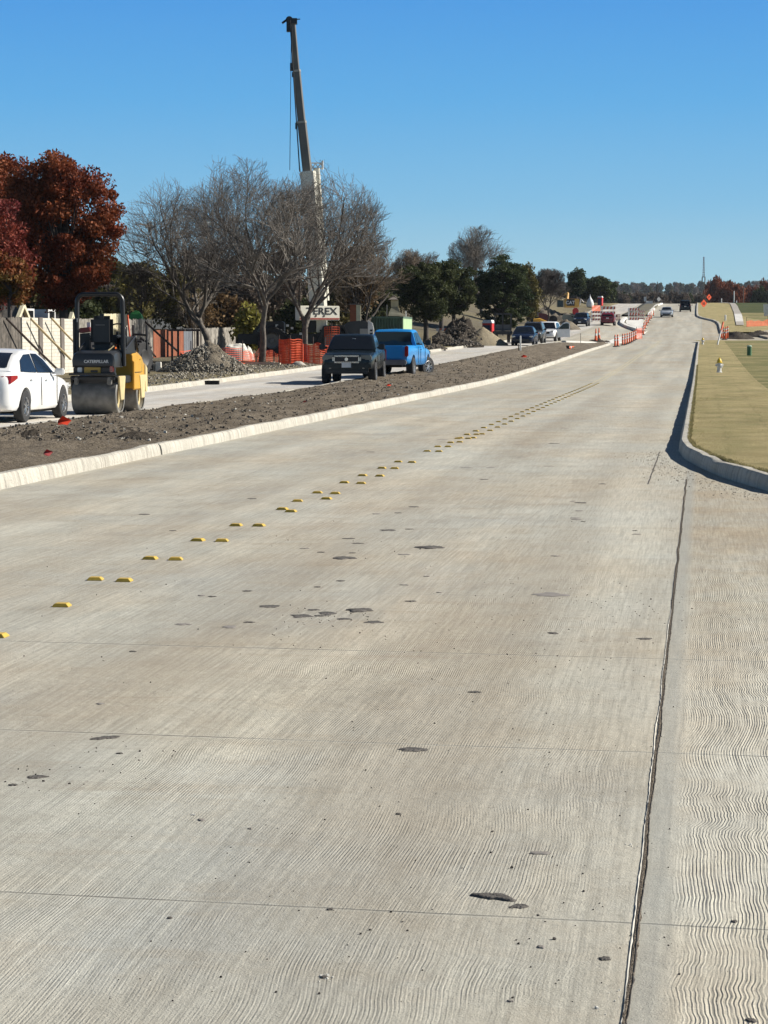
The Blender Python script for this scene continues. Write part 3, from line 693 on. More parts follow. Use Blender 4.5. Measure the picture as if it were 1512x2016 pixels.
# ------------------------------------------------------------------ trees
M_BARK = mat('grey_bark', (.075, .065, .055), .95, c2=(.16, .14, .12), scale=4, bump=.8, bscale=18)
M_BARKD = mat('dark_bark', (.045, .038, .032), .95, c2=(.085, .07, .06), scale=4, bump=.8, bscale=18)
M_TWIG = mat('twigs', (.13, .115, .10), .95, c2=(.19, .17, .15), scale=2)
M_TWIGD = mat('dark_twigs', (.055, .047, .042), .95, c2=(.09, .078, .07), scale=2)
M_TWIGB = mat('brown_twigs', (.13, .095, .065), .95, c2=(.19, .15, .11), scale=2)
def skeleton(h, W, seed, trunk=.28, levels=5, kids=(5, 5, 5, 5, 4), cb=.3, r0=.16, lean=(0, 0), wig=.17, spread=1.0, up=.30, off=(0, 0), L0=None, tipr=.006):
    """branch polylines [(pts, radii, level)] that stop at a domed crown envelope"""
    rg = random.Random(seed); out = []
    c = Vector((off[0], off[1], h * (cb + (1 - cb) * .42))); a = W / 2; ct = h - c.z; cbm = c.z - h * cb * .8
    def inside(p):
        q = p - c; k = ct if q.z > 0 else cbm
        n = .92 + .62 * mnoise.noise(p * .75 + Vector((seed, 3, 1))) + .06 * rg.uniform(-1, 1)
        return (q.x / a) ** 2 + (q.y / a) ** 2 + (q.z / k) ** 2 < max(.6, n)
    def grow(p, d, L, r, lv):
        n = 5 if lv < 3 else 4; pts = [p.copy()]; rs = [r]; dd = d.copy(); tip = r * (.60 if lv < levels - 1 else .4)
        for i in range(n):
            dd = (dd + Vector((rg.gauss(0, wig), rg.gauss(0, wig), rg.gauss(0, wig) * .7 + (0 if lv == 0 else up * (.3 if lv < 3 else .12))))).normalized()
            q = pts[-1] + dd * L / n
            if (lv > 1 or (lv == 1 and i >= 3)) and not inside(q): break
            pts.append(q); rs.append(max(tipr, r + (tip - r) * (i + 1) / n))
        m = len(pts) - 1
        if m < 1: return
        out.append((pts, rs, lv))
        if lv >= levels: return
        k = kids[min(lv, len(kids) - 1)]
        for j in range(k):
            f = (.62 + .38 * (j + 1) / k) if lv == 0 else .2 + .8 * (j + rg.random() * .7) / k
            f = min(.999, f); x = f * m; i = int(x); q = pts[i].lerp(pts[min(i + 1, m)], x - i)
            t = (pts[min(i + 1, m)] - pts[max(0, min(i, m - 1))]).normalized(); ax = t.orthogonal().normalized()
            ax.rotate(Matrix.Rotation((j * 6.283 / k + rg.random() * .9) if lv == 0 else rg.random() * 6.283, 3, t))
            an = rg.uniform(.5, .9) * spread
            nd = (t * math.cos(an) + ax * math.sin(an)).normalized()
            if nd.z < -.1: nd.z *= -.3; nd.normalize()
            Lc = (L0 or h * .42) if lv == 0 else L * rg.uniform(.60, .84)
            grow(q, nd, Lc, max(tipr, rs[i] * rg.uniform(.52, .74)), lv + 1)
        if m == n and lv > 0: grow(pts[-1], dd, L * .6, rs[-1] * .9, lv + 1)
    grow(Vector((0, 0, -.1)), Vector((lean[0], lean[1], 1)).normalized(), h * trunk, r0, 0)
    return out
def fast_tubes(name, brs, m, parent, n):
    if not brs: brs = [([Vector((0, 0, 0)), Vector((0, 0, .1))], [.01, .01], 0)]
    V = []; F = []; base = 0
    for pts, rs, lv in brs:
        P_ = np.array([tuple(p) for p in pts]); T = np.gradient(P_, axis=0); T /= (np.linalg.norm(T, axis=1)[:, None] + 1e-9)
        a = np.cross(T, np.array([.31, .17, .93])); a /= (np.linalg.norm(a, axis=1)[:, None] + 1e-9); b = np.cross(T, a)
        th = np.arange(n) * 2 * np.pi / n; r_ = np.array(rs)[:, None, None]
        v = P_[:, None, :] + r_ * (a[:, None, :] * np.cos(th)[None, :, None] + b[:, None, :] * np.sin(th)[None, :, None])
        k = len(pts); V.append(v.reshape(-1, 3))
        i = np.arange(k - 1)[:, None] * n; j = np.arange(n)[None, :]; j2 = (j + 1) % n
        F.append(np.stack([i + j, i + j2, i + n + j2, i + n + j], -1).reshape(-1, 4) + base); base += k * n
    return np_mesh(name, np.concatenate(V), np.concatenate(F), m, parent)
def bare_tree(label, loc, h, W, seed, mt=M_BARK, mc=M_TWIG, name='bare_tree', group=None, split=3, rz=0, **kw):
    t = thing(name, label, 'tree', loc, rz, group); br = skeleton(h, W, seed, **kw)
    o = fast_tubes('trunk', [b for b in br if b[2] <= split - 1], mt, t, 7); o.data.polygons.foreach_set('use_smooth', [True] * len(o.data.polygons))
    fast_tubes('crown', [b for b in br if b[2] > split - 1], mc, t, 3)
    print(label[:30], len(br)); return t
def leaves(name, centers, radii, per, size, m, parent, seed, flat=.8, up=0.0, aspect=.6):
    rg = np.random.default_rng(seed); C = np.repeat(np.array(centers), per, 0); RR = np.repeat(np.array(radii), per)
    n = len(C); d = rg.normal(size=(n, 3)); d /= np.linalg.norm(d, axis=1)[:, None]
    rr = RR * rg.random(n) ** .45; P_ = C + d * rr[:, None] * np.array([1, 1, flat])
    a = rg.normal(size=(n, 3)); a += d * .5; a[:, 2] -= up; a /= np.linalg.norm(a, axis=1)[:, None]
    b = np.cross(a, rg.normal(size=(n, 3))); b /= np.linalg.norm(b, axis=1)[:, None] + 1e-9
    s = (size * rg.uniform(.6, 1.3, n))[:, None]; a *= s; b *= s * aspect
    V = np.stack([P_ - a, P_ - b * .8, P_ + a, P_ + b], 1).reshape(-1, 3)
    return np_mesh(name, V, np.arange(n * 4).reshape(-1, 4), m, parent)
def leafy_tree(label, loc, h, W, seed, mleaf, name='leafy_tree', cbase=.25, nclus=110, per=90, size=.16, cr=.85, group=None, mt=M_BARKD, trunk_r=.2, shape=1.0, depth=None, extra=None, gaps=.25, lean=(0, 0), size_z=.8, cat='tree', rz=0):
    t = thing(name, label, cat, loc, rz, group); rg = random.Random(seed); cen = []; rad = []
    zc = h * (1 + cbase) / 2; a = W / 2; c = h * (1 - cbase) / 2; b = (depth or W) / 2
    tries = 0
    while len(cen) < nclus and tries < nclus * 30:
        tries += 1
        v = Vector((rg.gauss(0, 1), rg.gauss(0, 1), rg.gauss(0, 1))).normalized() * (rg.random() ** .33)
        zz = v.z; k = 1 - (shape - 1) * .5 * (zz + 1) * .9 if shape > 1 else 1
        p = Vector((v.x * (a - cr * .6) * k + lean[0] * (zz + 1), v.y * (b - cr * .6) * k, zc + zz * (c - cr * .5)))
        if mnoise.noise(p * .55 + Vector((seed, 0, 0))) < -gaps: continue
        cen.append(tuple(p)); rad.append(cr * rg.uniform(.55, 1.15))
    br = []
    base = Vector((0, 0, -.1)); top = Vector((0, 0, h * .72)); fk = h * cbase * 1.05 + .1
    br.append(([base, Vector((.03, 0, fk * .5)), Vector((-.02, .02, fk)), Vector((.05, .0, (fk + h * .75) / 2)), top], [trunk_r * 1.2, trunk_r, trunk_r * .85, trunk_r * .5, .03], 0))
    for q in cen[::3]:
        q = Vector(q); s0 = Vector((0, 0, fk + (q.z - fk) * .35 if q.z > fk else fk * .9)); m_ = s0.lerp(q, .5) + Vector((0, 0, -.15))
        br.append(([s0, m_, q], [trunk_r * .35, trunk_r * .18, .015], 1))
    o = fast_tubes('trunk', br, mt, t, 6)
    leaves('crown', cen, rad, per, size, mleaf, t, seed, size_z)
    if extra: extra(t, cen, rad)
    return t
# ================================================================== things
P_WHITE = paint('white_paint', (.78, .78, .77)); P_DARK = paint('dark_teal_paint', (.006, .011, .014)); P_BLUE = paint('bright_blue_paint', (.018, .24, .60))
P_NAVY = paint('navy_paint', (.008, .014, .035)); P_MAROON = paint('maroon_paint', (.20, .012, .022)); P_SILVER = paint('silver_paint', (.36, .39, .42)); P_BLACK = paint('black_paint', (.01, .01, .011))
P_GREY = paint('grey_paint', (.30, .32, .34))
LC = -9.2
# white sedan, cut by the left edge
c = sedan('white sedan with a red tail light, right behind the road roller', P_WHITE); Yc = 46.7
a0 = math.atan2(1, .142)
c.location = (-7.92, Yc, tz(-7.6, Yc)); c.rotation_euler = (0, 0, a0)
# dark pickup facing the camera
t1 = pickup('dark green-black pickup truck facing the camera, with chrome grille ring', P_DARK, 'dark', L=5.28, W=.93, H=1.72)
p = at(685, 757); a1 = math.atan2(-1, -.09)
t1.location = (p.x + math.cos(a1) * -2.2 + .0, p.y + 2.25, tz(p.x, p.y + 2)); t1.rotation_euler = (0, 0, a1)
t2 = pickup('bright blue pickup truck seen from behind, front wheels turned out', P_BLUE, 'blue', L=5.6, W=.98, H=1.86, wb=(-1.68, 1.85), r=.39, bed=1.26, belt=1.22, hood=1.14, steer=R(-28), rim=M_RIM)
p = at(756, 745); a2 = math.atan2(1, .185)
t2.location = (p.x + math.cos(a2) * 2.2 + .1, p.y + 2.4, tz(p.x, p.y + 2)); t2.rotation_euler = (0, 0, a2)
def vplace(o, px, py, ang, fwd):
    q = at(px, py); o.location = (q.x + math.cos(ang) * fwd, q.y + math.sin(ang) * fwd, tz(q.x, q.y + 1)); o.rotation_euler = (0, 0, ang)
TO = math.atan2(-1, -SL - .01); AW = math.atan2(1, SL)
q = sedan('dark blue-black sedan facing the camera, first of the parked row', P_NAVY); vplace(q, 1028, 681, TO, -2.2)
q = suv('dark grey suv parked directly behind the navy sedan', paint('charcoal_paint', (.05, .055, .06)), rack=True); vplace(q, 1046, 676, TO, -2.2)
q = suv('white suv with its front door swung wide open', P_WHITE, open_door=True, H=1.72); vplace(q, 1073, 672.5, TO - .05, -2.2)
q = suv('dark navy suv driving towards the camera at the crossing', P_NAVY, L=4.4, W=.88, H=1.6); vplace(q, 1141.5, 643, TO - .03, -2.0)
q = suv('maroon hatchback driving away past the barricades', P_MAROON, name='hatchback', L=4.1, W=.86, H=1.5); vplace(q, 1196, 641.5, AW, 2.0)
q = sedan('silver-grey sedan coming over the hill on the near road', P_SILVER); vplace(q, 1312, 625, TO, -2.2)
q = suv('black suv driving away up the hill', P_BLACK, W=.98, H=1.9, L=5.1); vplace(q, 1349, 614, AW, 2.4)

# ---------------------------------------------------------------- road roller
M_YEL = paint('machine_yellow', (.62, .33, .035), .4); M_YELP = mat('faded_yellow', (.62, .50, .26), .5); M_STEEL = mat('drum_steel', (.19, .185, .17), .6, metal=.2, var=.25, scale=6)
M_MBLK = mat('machine_black', (.014, .014, .015), .45); M_GRYP = mat('dull_black_hood', (.030, .031, .033), .38)
def roller():
    t = thing('road_roller', 'yellow and black tandem road roller with tall roll bar', 'road roller')
    for nm, x in (('rear_drum', -.85), ('front_drum', .85)):
        o = MB().lathe([(.29, -.49), (.345, -.49), (.36, -.475), (.36, .475), (.345, .49), (.29, .49), (.28, .40), (.06, .38)], (x, 0, .36), 'Y', 40, cap=False).lathe([(.06, -.38), (.28, -.40), (.29, -.47)], (x, 0, .36), 'Y', 40, cap=False).build('drum', M_STEEL, t, smooth=True)
        MB().lathe([(.28, -.40), (.10, -.42), (.01, -.42)], (x, 0, .36), 'Y', 24, cap=False).build('drum_hub', M_YELP, o, smooth=True)
        for s in (-1, 1):
            MB().prism([(x - .13, .30), (x + .13, .30), (x + .22, .66), (x + .26, .80), (x - .26, .80), (x - .22, .66)], s * .50, s * .54).build('drum_support', M_YELP if s < 0 else M_MBLK, t, bevel=.012)
    # rear body
    bx('chassis', M_MBLK, t, (-.45, 0, .72), (1.25, .92, .16), .02)
    bx('scraper_bar', M_MBLK, t, (-1.24, 0, .75), (.06, .96, .05), .01)
    bx('tow_beam', M_MBLK, t, (-1.26, 0, .84), (.12, 1.02, .045), .01)
    for s in (-1, 1):
        bx('scraper_bracket', M_STEEL, t, (-1.23, s * .36, .70), (.1, .09, .16), .015)
    o = MB().loft([[(x, -.46 + i, z0), (x, .46 - i, z0), (x, .47 - i, (z0 + z1) / 2), (x, .45 - i * 1.3, z1 - .05), (x, .38 - i * 1.3, z1), (x, -.38 + i * 1.3, z1), (x, -.45 + i * 1.3, z1 - .05), (x, -.47 + i, (z0 + z1) / 2)] for x, z0, z1, i in ((-1.22, 1.02, 1.20, .03), (-1.19, .98, 1.27, .005), (-1.05, .98, 1.32, 0), (-.55, .98, 1.33, 0))]).build('engine_hood', M_GRYP, t, smooth=True)
    xform(text_mb('CATERPILLAR', .088, .004, .0022), Matrix.Translation((-1.225, -.07, 1.10)) @ Matrix.Rotation(R(-90), 4, 'Z')).build('lettering', mat('white_lettering', (.62, .62, .60), .6), t)
    bx('rear_panel', M_MBLK, t, (-1.10, 0, .91), (.16, .90, .16), .02); bx('yellow_plate', mat('deep_yellow', (.42, .26, .04), .5), t, (-1.19, .02, .92), (.03, .36, .13), .01)
    bx('latch', M_MBLK, t, (-1.208, -.02, .90), (.02, .16, .05), .01)
    bx('reverse_lamp', M_PLATE, t, (-1.19, .30, .93), (.03, .10, .10), .01); bx('tail_lamp', M_RED, t, (-1.19, -.40, .95), (.04, .09, .14), .015)
    # seat and controls
    s_ = bx('seat', M_MBLK, t, (-.30, 0, 1.42), (.46, .46, .14), .05); bx('seat_back', M_MBLK, s_, (-.50, .0, 1.74), (.14, .50, .62), .07); bx('headrest', M_MBLK, s_, (-.50, 0, 2.02), (.10, .17, .14), .04)
    for s in (-1, 1): bx('armrest', M_MBLK, s_, (-.28, s * .30, 1.62), (.34, .07, .06), .02)
    bx('trim_strip', M_STEEL, s_, (-.575, .02, 1.86), (.01, .2, .015), 0)
    MB().box((-.05, 0, 1.30), (1.1, .96, .10)).box((.1, -.4, 1.45), (.7, .14, .34)).box((.1, .4, 1.45), (.7, .14, .34)).build('platform', M_MBLK, t, bevel=.02)
    o = MB(); o.tube([(.38, -.12, 1.35), (.28, -.12, 1.72)], .03)
    n = 20; o.tube([(.27 + .05 * math.sin(a * 6.2832 / n), -.12 + .19 * math.cos(a * 6.2832 / n), 1.76 + .13 * math.sin(a * 6.2832 / n)) for a in range(n + 1)], .016, 6)
    o.build('steering_wheel', M_MBLK, t, smooth=True)
    MB().box((.42, -.10, 1.55), (.18, .34, .22)).build('console', M_MBLK, t, bevel=.02)
    for p_ in ([(.2, .3, 1.6), (.24, .3, 1.9)], [(.1, -.38, 1.6), (.16, -.36, 1.82)]): MB().tube(p_, .015).build('lever', M_MBLK, t)
    # roll bar
    def arch(x, top, r_=.038, wy=.50):
        pts = [(x, -wy - .02, 1.0), (x, -wy, top - .18)]
        for k in range(7):
            a = math.pi / 2 * k / 6; pts.append((x, -wy + .16 - .16 * math.cos(a), top - .16 + .16 * math.sin(a)))
        pts += [(px_, -py_, pz_) for px_, py_, pz_ in reversed(pts)]
        return MB().tube(pts, r_, 10)
    arch(-.66, 2.50, .048).build('roll_bar', M_MBLK, t, smooth=True)
    bx('amber_lamp', M_PLATE, t, (-.68, .50, 1.96), (.05, .05, .10), .01)
    for s in (-1, 1): MB().tube([(-.66, s * .51, 1.30), (.35, s * .50, 1.62), (.60, s * .50, 1.3)], .022).build('hand_rail', M_MBLK, t, smooth=True)
    MB().tube([(-.70, .56, 1.0), (-.70, .56, 1.98)], .03).build('folded_belt', M_MBLK, t)
    # front hood
    MB().loft([[(x, -w_, .52), (x, w_, .52), (x, w_, zt - .10), (x, w_ - .09, zt), (x, -w_ + .09, zt), (x, -w_, zt - .10)] for x, w_, zt in ((.18, .48, 1.32), (.45, .49, 1.36), (.95, .49, 1.27), (1.25, .47, 1.10), (1.36, .43, .9))]).build('front_hood', M_YEL, t, bevel=.01)
    bx('side_cover', M_YEL, t, (.45, -.50, .80), (.62, .05, .62), .02); bx('cover_seam', M_MBLK, t, (.45, -.528, .86), (.5, .01, .015), 0)
    bx('side_vent', mat('deep_yellow', (.42, .26, .04), .5), t, (.85, -.492, 1.0), (.22, .02, .28), .01)
    MB().prism([(1.20, .42), (1.40, .42), (1.40, .95), (1.20, 1.05)], -.50, .50).build('water_tank', M_YELP, t, bevel=.02)
    MB().lathe([(.05, 0), (.06, .1), (.02, .16)], (.62, .05, 1.36), n=10).build('beacon', mat('orange_lens', (.75, .16, .02), .3), t, smooth=True)
    MB().tube([(-.1, .3, 1.36), (-.3, .1, 1.30), (-.9, -.25, 1.33), (-.8, -.34, 1.42)], .014, 6).build('hose', M_YELP, t, smooth=True)
    return t
rl = roller(); ra = math.atan2(1, .15)
q = at(196, 815); rl.location = (q.x + math.cos(ra) * 1.0 - .02, q.y + .72, tz(q.x, q.y + .8)); rl.rotation_euler = (0, 0, ra); rl.scale = (1.06, 1.05, 1.075)
# ---------------------------------------------------------------- trees
def T_at(px, Y, h=.12): return col_at(px, Y, h)
def SZ(n, Y): return n * Y / FPX
def th(px, Y, top, h=.12): return (hz(px, top, Y).z - T_at(px, Y, h).z)
# three bare trees along the verge
bare_tree('bare tree on the verge behind the rubble pile, leftmost of the three big bare ones', T_at(424, 112), th(424, 112, 334), 7.6, 11, trunk=.27, levels=5, kids=(5, 5, 6, 5, 4), r0=.21, lean=(-.10, 0), off=(-1.75, 0), cb=.24, group='bare trees along the verge')
bare_tree('bare tree with a trunk leaning left, middle of the three big bare ones', T_at(515, 105), th(515, 105, 314), 7.4, 23, trunk=.34, levels=5, kids=(4, 5, 6, 5, 4), r0=.18, lean=(-.27, 0), off=(-.7, 0), cb=.30, group='bare trees along the verge')
bare_tree('bare tree forking low in front of the crane counterweight', T_at(605, 109), th(605, 109, 322), 7.4, 42, trunk=.25, levels=5, kids=(5, 5, 6, 5, 4), r0=.175, lean=(-.13, 0), off=(.5, 0), cb=.2, group='bare trees along the verge')
# autumn trees at the left
L_RED = leafmat('red_leaves', (.15, .030, .016), (.26, .080, .028), .5, .5)
L_PURP = leafmat('purple_red_leaves', (.15, .028, .030), (.24, .055, .03), .6, .45)
L_MIX = leafmat('green_red_leaves', (.14, .13, .03), (.22, .045, .02), .8, .4)
L_OLIVE = leafmat('olive_leaves', (.075, .070, .022), (.14, .115, .035), .4, .4)
L_BROWN = leafmat('brown_leaves', (.12, .075, .035), (.19, .12, .055), .5, .4)
L_DARK = leafmat('dark_green_leaves', (.030, .042, .016), (.075, .085, .030), .6, .45)
L_CEDAR = leafmat('cedar_needles', (.022, .038, .016), (.062, .078, .028), .5, .45)
L_YEL = leafmat('yellow_green_leaves', (.17, .16, .035), (.24, .21, .05), .6, .35)
L_RUST = leafmat('rust_leaves', (.26, .085, .038), (.20, .065, .035), .25, .35)
L_GREY = leafmat('grey_brown_twigs', (.11, .088, .070), (.17, .135, .11), .2, .3)
leafy_tree('tall red and rust autumn tree behind the pale fence', T_at(128, 103), th(128, 103, 281), 6.2, 5, L_RED, cbase=.24, nclus=290, per=230, size=.085, cr=.62, trunk_r=.24, gaps=.42, name='autumn_tree', depth=5)
leafy_tree('red autumn tree cut by the left edge, behind the tallest one', T_at(0, 109), th(0, 109, 290), 5.0, 8, L_RED, cbase=.3, nclus=170, per=220, size=.085, cr=.62, gaps=.4, name='autumn_tree')
leafy_tree('purple-red thinning autumn tree at the left edge', T_at(-2, 98), th(-2, 98, 385), 3.6, 15, L_PURP, cbase=.34, nclus=90, per=170, size=.08, cr=.6, gaps=.1, name='autumn_tree')
leafy_tree('low branch tree turning from green to red above the left fence', T_at(22, 94), th(22, 94, 492), 2.6, 16, L_MIX, cbase=.52, nclus=36, per=110, size=.09, cr=.5, gaps=.2, name='autumn_tree', trunk_r=.1)
# thicker growth behind the fences
def bgt(px, Y, top, wpx, seed, lf, label, cb=.15, nc=60, pr=70, sz=.17, cr=.8, name='leafy_tree', gaps=.15, **kw):
    return leafy_tree(label, T_at(px, Y), th(px, Y, top), SZ(wpx, Y), seed, lf, cbase=cb, nclus=nc, per=pr, size=sz, cr=cr, name=name, gaps=gaps, group='trees behind the fences', **kw)
bgt(215, 150, 500, 120, 31, L_OLIVE, 'olive tree right of the tall red tree, above the roller', nc=80)
bgt(275, 158, 505, 110, 32, L_OLIVE, 'olive-brown tree above the green tarp', nc=70)
bgt(345, 165, 520, 130, 33, L_OLIVE, 'olive tree rising over the red-brown fence', nc=80)
bgt(400, 175, 480, 150, 34, L_GREY, 'grey leafless thicket tree behind the leftmost big bare tree', nc=90, gaps=.3)
bgt(470, 172, 490, 150, 35, L_GREY, 'grey thicket tree behind the leaning bare tree', nc=90, gaps=.3)
bgt(545, 178, 470, 150, 36, L_GREY, 'dark grey thicket tree left of the crane boom', nc=90, gaps=.3)
bgt(655, 185, 520, 130, 37, L_OLIVE, 'olive thicket tree right of the crane boom', nc=80)
bgt(505, 135, 582, 95, 38, L_YEL, 'yellow-green bush behind the leaning bare tree', cb=.0, nc=40, cr=.6, name='bush', trunk_r=.05)
bgt(250, 140, 575, 110, 39, L_OLIVE, 'low olive bush behind the roller roll bar', cb=.05, nc=50, name='bush', cr=.6, trunk_r=.05)
bgt(395, 146, 572, 60, 40, L_BROWN, 'brown sapling thicket above the grey fence', cb=.1, nc=36, cr=.5, name='bush', sz=.09, trunk_r=.05)
bgt(60, 150, 540, 160, 41, L_OLIVE, 'dull green tree behind the dark roofed house', nc=80)
bgt(160, 145, 545, 110, 42, L_DARK, 'dark tree between the tall red tree and the roll bar', nc=60)
bgt(430, 165, 570, 150, 43, L_BROWN, 'brown thicket tree behind the grey plank fence', cb=.02, nc=80, name='bush')
bgt(595, 170, 580, 120, 44, L_DARK, 'dark thicket tree behind the crane cab', cb=.02, nc=70, name='bush')
bgt(735, 190, 545, 120, 53, L_DARK, 'dark thicket tree behind the green container', cb=.05, nc=70, name='bush')
bare_tree('dark small bare tree above the red-brown fence', T_at(300, 112), th(300, 112, 505), 3.4, 61, M_BARKD, M_TWIGD, levels=5, kids=(4, 5, 5, 4, 3), r0=.10, trunk=.4, cb=.3, tipr=.009, group='trees behind the fences')
bare_tree('thin reddish bare sapling over the grey fence', T_at(377, 132), th(377, 132, 545), 1.8, 62, M_BARK, M_TWIGB, levels=4, kids=(5, 5, 4, 4), r0=.05, trunk=.2, cb=.15, spread=.5, up=.5, tipr=.008, group='trees behind the fences')
bare_tree('brownish tree with a few leaves left, right of the crane boom', T_at(722, 160), th(722, 160, 445), 6.5, 63, M_BARKD, M_TWIGB, levels=5, kids=(5, 5, 5, 5, 3), r0=.2, trunk=.22, cb=.18, tipr=.011, group='trees behind the fences')
bgt(705, 163, 470, 120, 45, L_BROWN, 'brown leaved tree behind the white engine housing', nc=70, pr=45, gaps=.35, cb=.25)
bare_tree('pale bare tree behind the left live oak', T_at(822, 250), th(822, 250, 487), 7.0, 64, M_BARK, M_TWIGB, levels=5, kids=(6, 5, 5, 4, 3), r0=.2, trunk=.2, cb=.15, up=.45, tipr=.014, group='trees beyond the junction')
bare_tree('tall round-crowned bare elm above the live oaks', T_at(948, 262), th(948, 262, 447), 9.0, 71, M_BARK, M_TWIG, levels=5, kids=(7, 5, 5, 5, 4), r0=.26, wig=.15, up=.4, trunk=.3, cb=.35, tipr=.013, group='trees beyond the junction')
leafy_tree('broad live oak behind the striped barricade', T_at(838, 178), th(838, 178, 508), SZ(135, 178), 46, L_DARK, cbase=.24, nclus=150, per=200, size=.10, cr=.58, name='live_oak', gaps=.3, group='evergreens by the verge')
leafy_tree('live oak right of the barricade with a rusty top', T_at(893, 196), th(893, 196, 503), SZ(100, 196), 47, L_DARK, cbase=.26, nclus=110, per=200, size=.10, cr=.58, name='live_oak', gaps=.3, group='evergreens by the verge')
leafy_tree('rust coloured crown showing between the live oaks', T_at(868, 215), th(868, 215, 500), SZ(75, 215), 48, L_RUST, cbase=.4, nclus=40, per=90, size=.14, cr=.7, name='autumn_tree', group='evergreens by the verge')
leafy_tree('big dark cedar behind the portable toilet', T_at(990, 222), th(990, 222, 497), SZ(130, 222), 49, L_CEDAR, cbase=.02, nclus=210, per=190, size=.11, cr=.7, name='cedar', gaps=.35, size_z=.5, group='evergreens by the verge')
leafy_tree('dark cedar peeking over the right shoulder of the big one', T_at(1040, 250), th(1040, 250, 515), SZ(60, 250), 50, L_OLIVE, cbase=.1, nclus=60, per=90, size=.16, cr=.75, name='cedar', group='evergreens by the verge')
bare_tree('small grey bare street tree behind the white suv', T_at(1076, 262, .15), th(1076, 262, 528), 5.4, 66, M_BARKD, M_TWIGD, levels=5, kids=(6, 5, 5, 5, 3), r0=.10, trunk=.32, cb=.28, tipr=.015, group='trees beyond the junction')
leafy_tree('wide dark cedar on the left of the hill crest', T_at(1165, 430), th(1165, 430, 538), SZ(105, 430), 51, L_CEDAR, cbase=.12, nclus=120, per=110, size=.24, cr=1.1, name='cedar', gaps=.3, shape=1.0, size_z=.5, group='evergreens by the verge')
leafy_tree('dark pointed cedar beside the wide one on the crest', T_at(1133, 420), th(1133, 420, 523), SZ(42, 420), 52, L_CEDAR, cbase=.15, nclus=50, per=110, size=.22, cr=.9, name='cedar', gaps=.3, group='evergreens by the verge')
# trees past the crest
f0 = leafy_tree('grey-brown leafless tree in the valley past the crest', (0, 0, 0), 9, 9, 71, L_GREY, cbase=.05, nclus=80, per=110, size=.28, cr=1.3, name='valley_tree', gaps=.5, group='leafless trees in the valley')
f1 = leafy_tree('rust coloured tree on the right behind the hill lawn', (0, 0, 0), 9, 9, 72, L_RUST, cbase=.05, nclus=60, per=80, size=.40, cr=1.4, name='rust_tree', gaps=.4, group='rust coloured trees on the right')
f2 = leafy_tree('dark evergreen tree in the valley past the crest', (0, 0, 0), 9, 9, 73, L_DARK, cbase=.05, nclus=60, per=70, size=.42, cr=1.5, name='evergreen_tree', gaps=.4, group='evergreens in the valley')
rg = random.Random(5); used = set()
def far(src, px, Y, top, wpx):
    z0 = tz((px - 756) / FPX * Y, Y) - .3; H = hz(px, top, Y).z - z0; s = (SZ(wpx, Y) / 9, SZ(wpx, Y) / 9, H / 9)
    loc = ((px - 756) / FPX * Y, Y, z0)
    if src.name in used: dup(src, loc, rg.random() * 6, s=s)
    else: used.add(src.name); src.location = loc; src.scale = s
for i in range(34):
    px = 1100 + i * 8.6 + rg.uniform(-3, 3); far(f0, px, rg.uniform(590, 760), 570 + rg.uniform(-5, 9) + (4 if px > 1330 else 0), rg.uniform(26, 44))
for px, tp, wp in ((1130, 560, 60), (1195, 562, 50), (1350, 575, 40), (1375, 578, 36), (1232, 572, 40), (1490, 560, 40), (1502, 570, 40)): far(f2, px, 640, tp, wp)
for px, tp, wp in ((1412, 543, 50), (1397, 553, 36), (1430, 552, 40), (1448, 556, 40), (1466, 562, 40), (1505, 548, 46), (1482, 562, 36), (1385, 570, 36)): far(f1, px, rg.uniform(600, 700), tp, wp)
for i, px in enumerate(list(range(1090, 1530, 13))):
    far(f2 if i % 3 else f0, px + rg.uniform(-4, 4), rg.uniform(1900, 2500), 556 + rg.uniform(-5, 4), rg.uniform(16, 34))
for i, px in enumerate(range(930, 1110, 22)): far(f0 if i % 2 else f2, px, rg.uniform(600, 900), 560 + rg.uniform(-8, 6), 50)
for i, px in enumerate(range(-40, 940, 46)): far(f0 if i % 3 else f2, px + rg.uniform(-8, 8), rg.uniform(330, 420), 545 + rg.uniform(-14, 14), 90)
# ---------------------------------------------------------------- fences and houses
def plank_fence(label, pts, H, m, bw=.14, post=None, name='fence', top_wob=.02, seed=0, h0=.12, panels=None):
    """pts: ground XY polyline; boards as one panel part, posts as parts"""
    t = thing(name, label, 'fence', (pts[0][0], pts[0][1], tz(*pts[0]) + h0)); mb = MB(); o = Vector((pts[0][0], pts[0][1], tz(*pts[0]) + h0)); rg = random.Random(seed)
    for a, b in zip(pts, pts[1:]):
        a, b = Vector(a), Vector(b); L = (b - a).length; n = max(1, int(L / bw)); ang = math.atan2(b.y - a.y, b.x - a.x)
        for i in range(n):
            p = a + (b - a) * (i + .5) / n; z = tz(p.x, p.y) + h0 - o.z; hh = H + rg.uniform(-1, 1) * top_wob
            mb.box((p.x - o.x, p.y - o.y, z + hh / 2), (bw * .94, .02 + rg.random() * .012, hh), rz=ang)
        if post:
            for i in range(int(L / post[0]) + 1):
                p = a + (b - a).normalized() * min(L, i * post[0]); z = tz(p.x, p.y) + h0 - o.z
                MB().box((p.x - o.x, p.y - o.y - .06, z + (H + post[2]) / 2), (post[1], post[1], H + post[2]), rz=ang).build('post', post[3], t)
    mb.build('fence_boards', m, t); return t
WGREY = mat('weathered_wood', (.16, .145, .125), .9, c2=(.34, .315, .27), scale=5, island=.35)
WDARK = mat('dark_wood', (.07, .062, .052), .9, c2=(.15, .13, .11), scale=5, island=.35)
WRED = mat('redwood_boards', (.22, .065, .03), .85, c2=(.28, .09, .04), scale=3, island=.15)
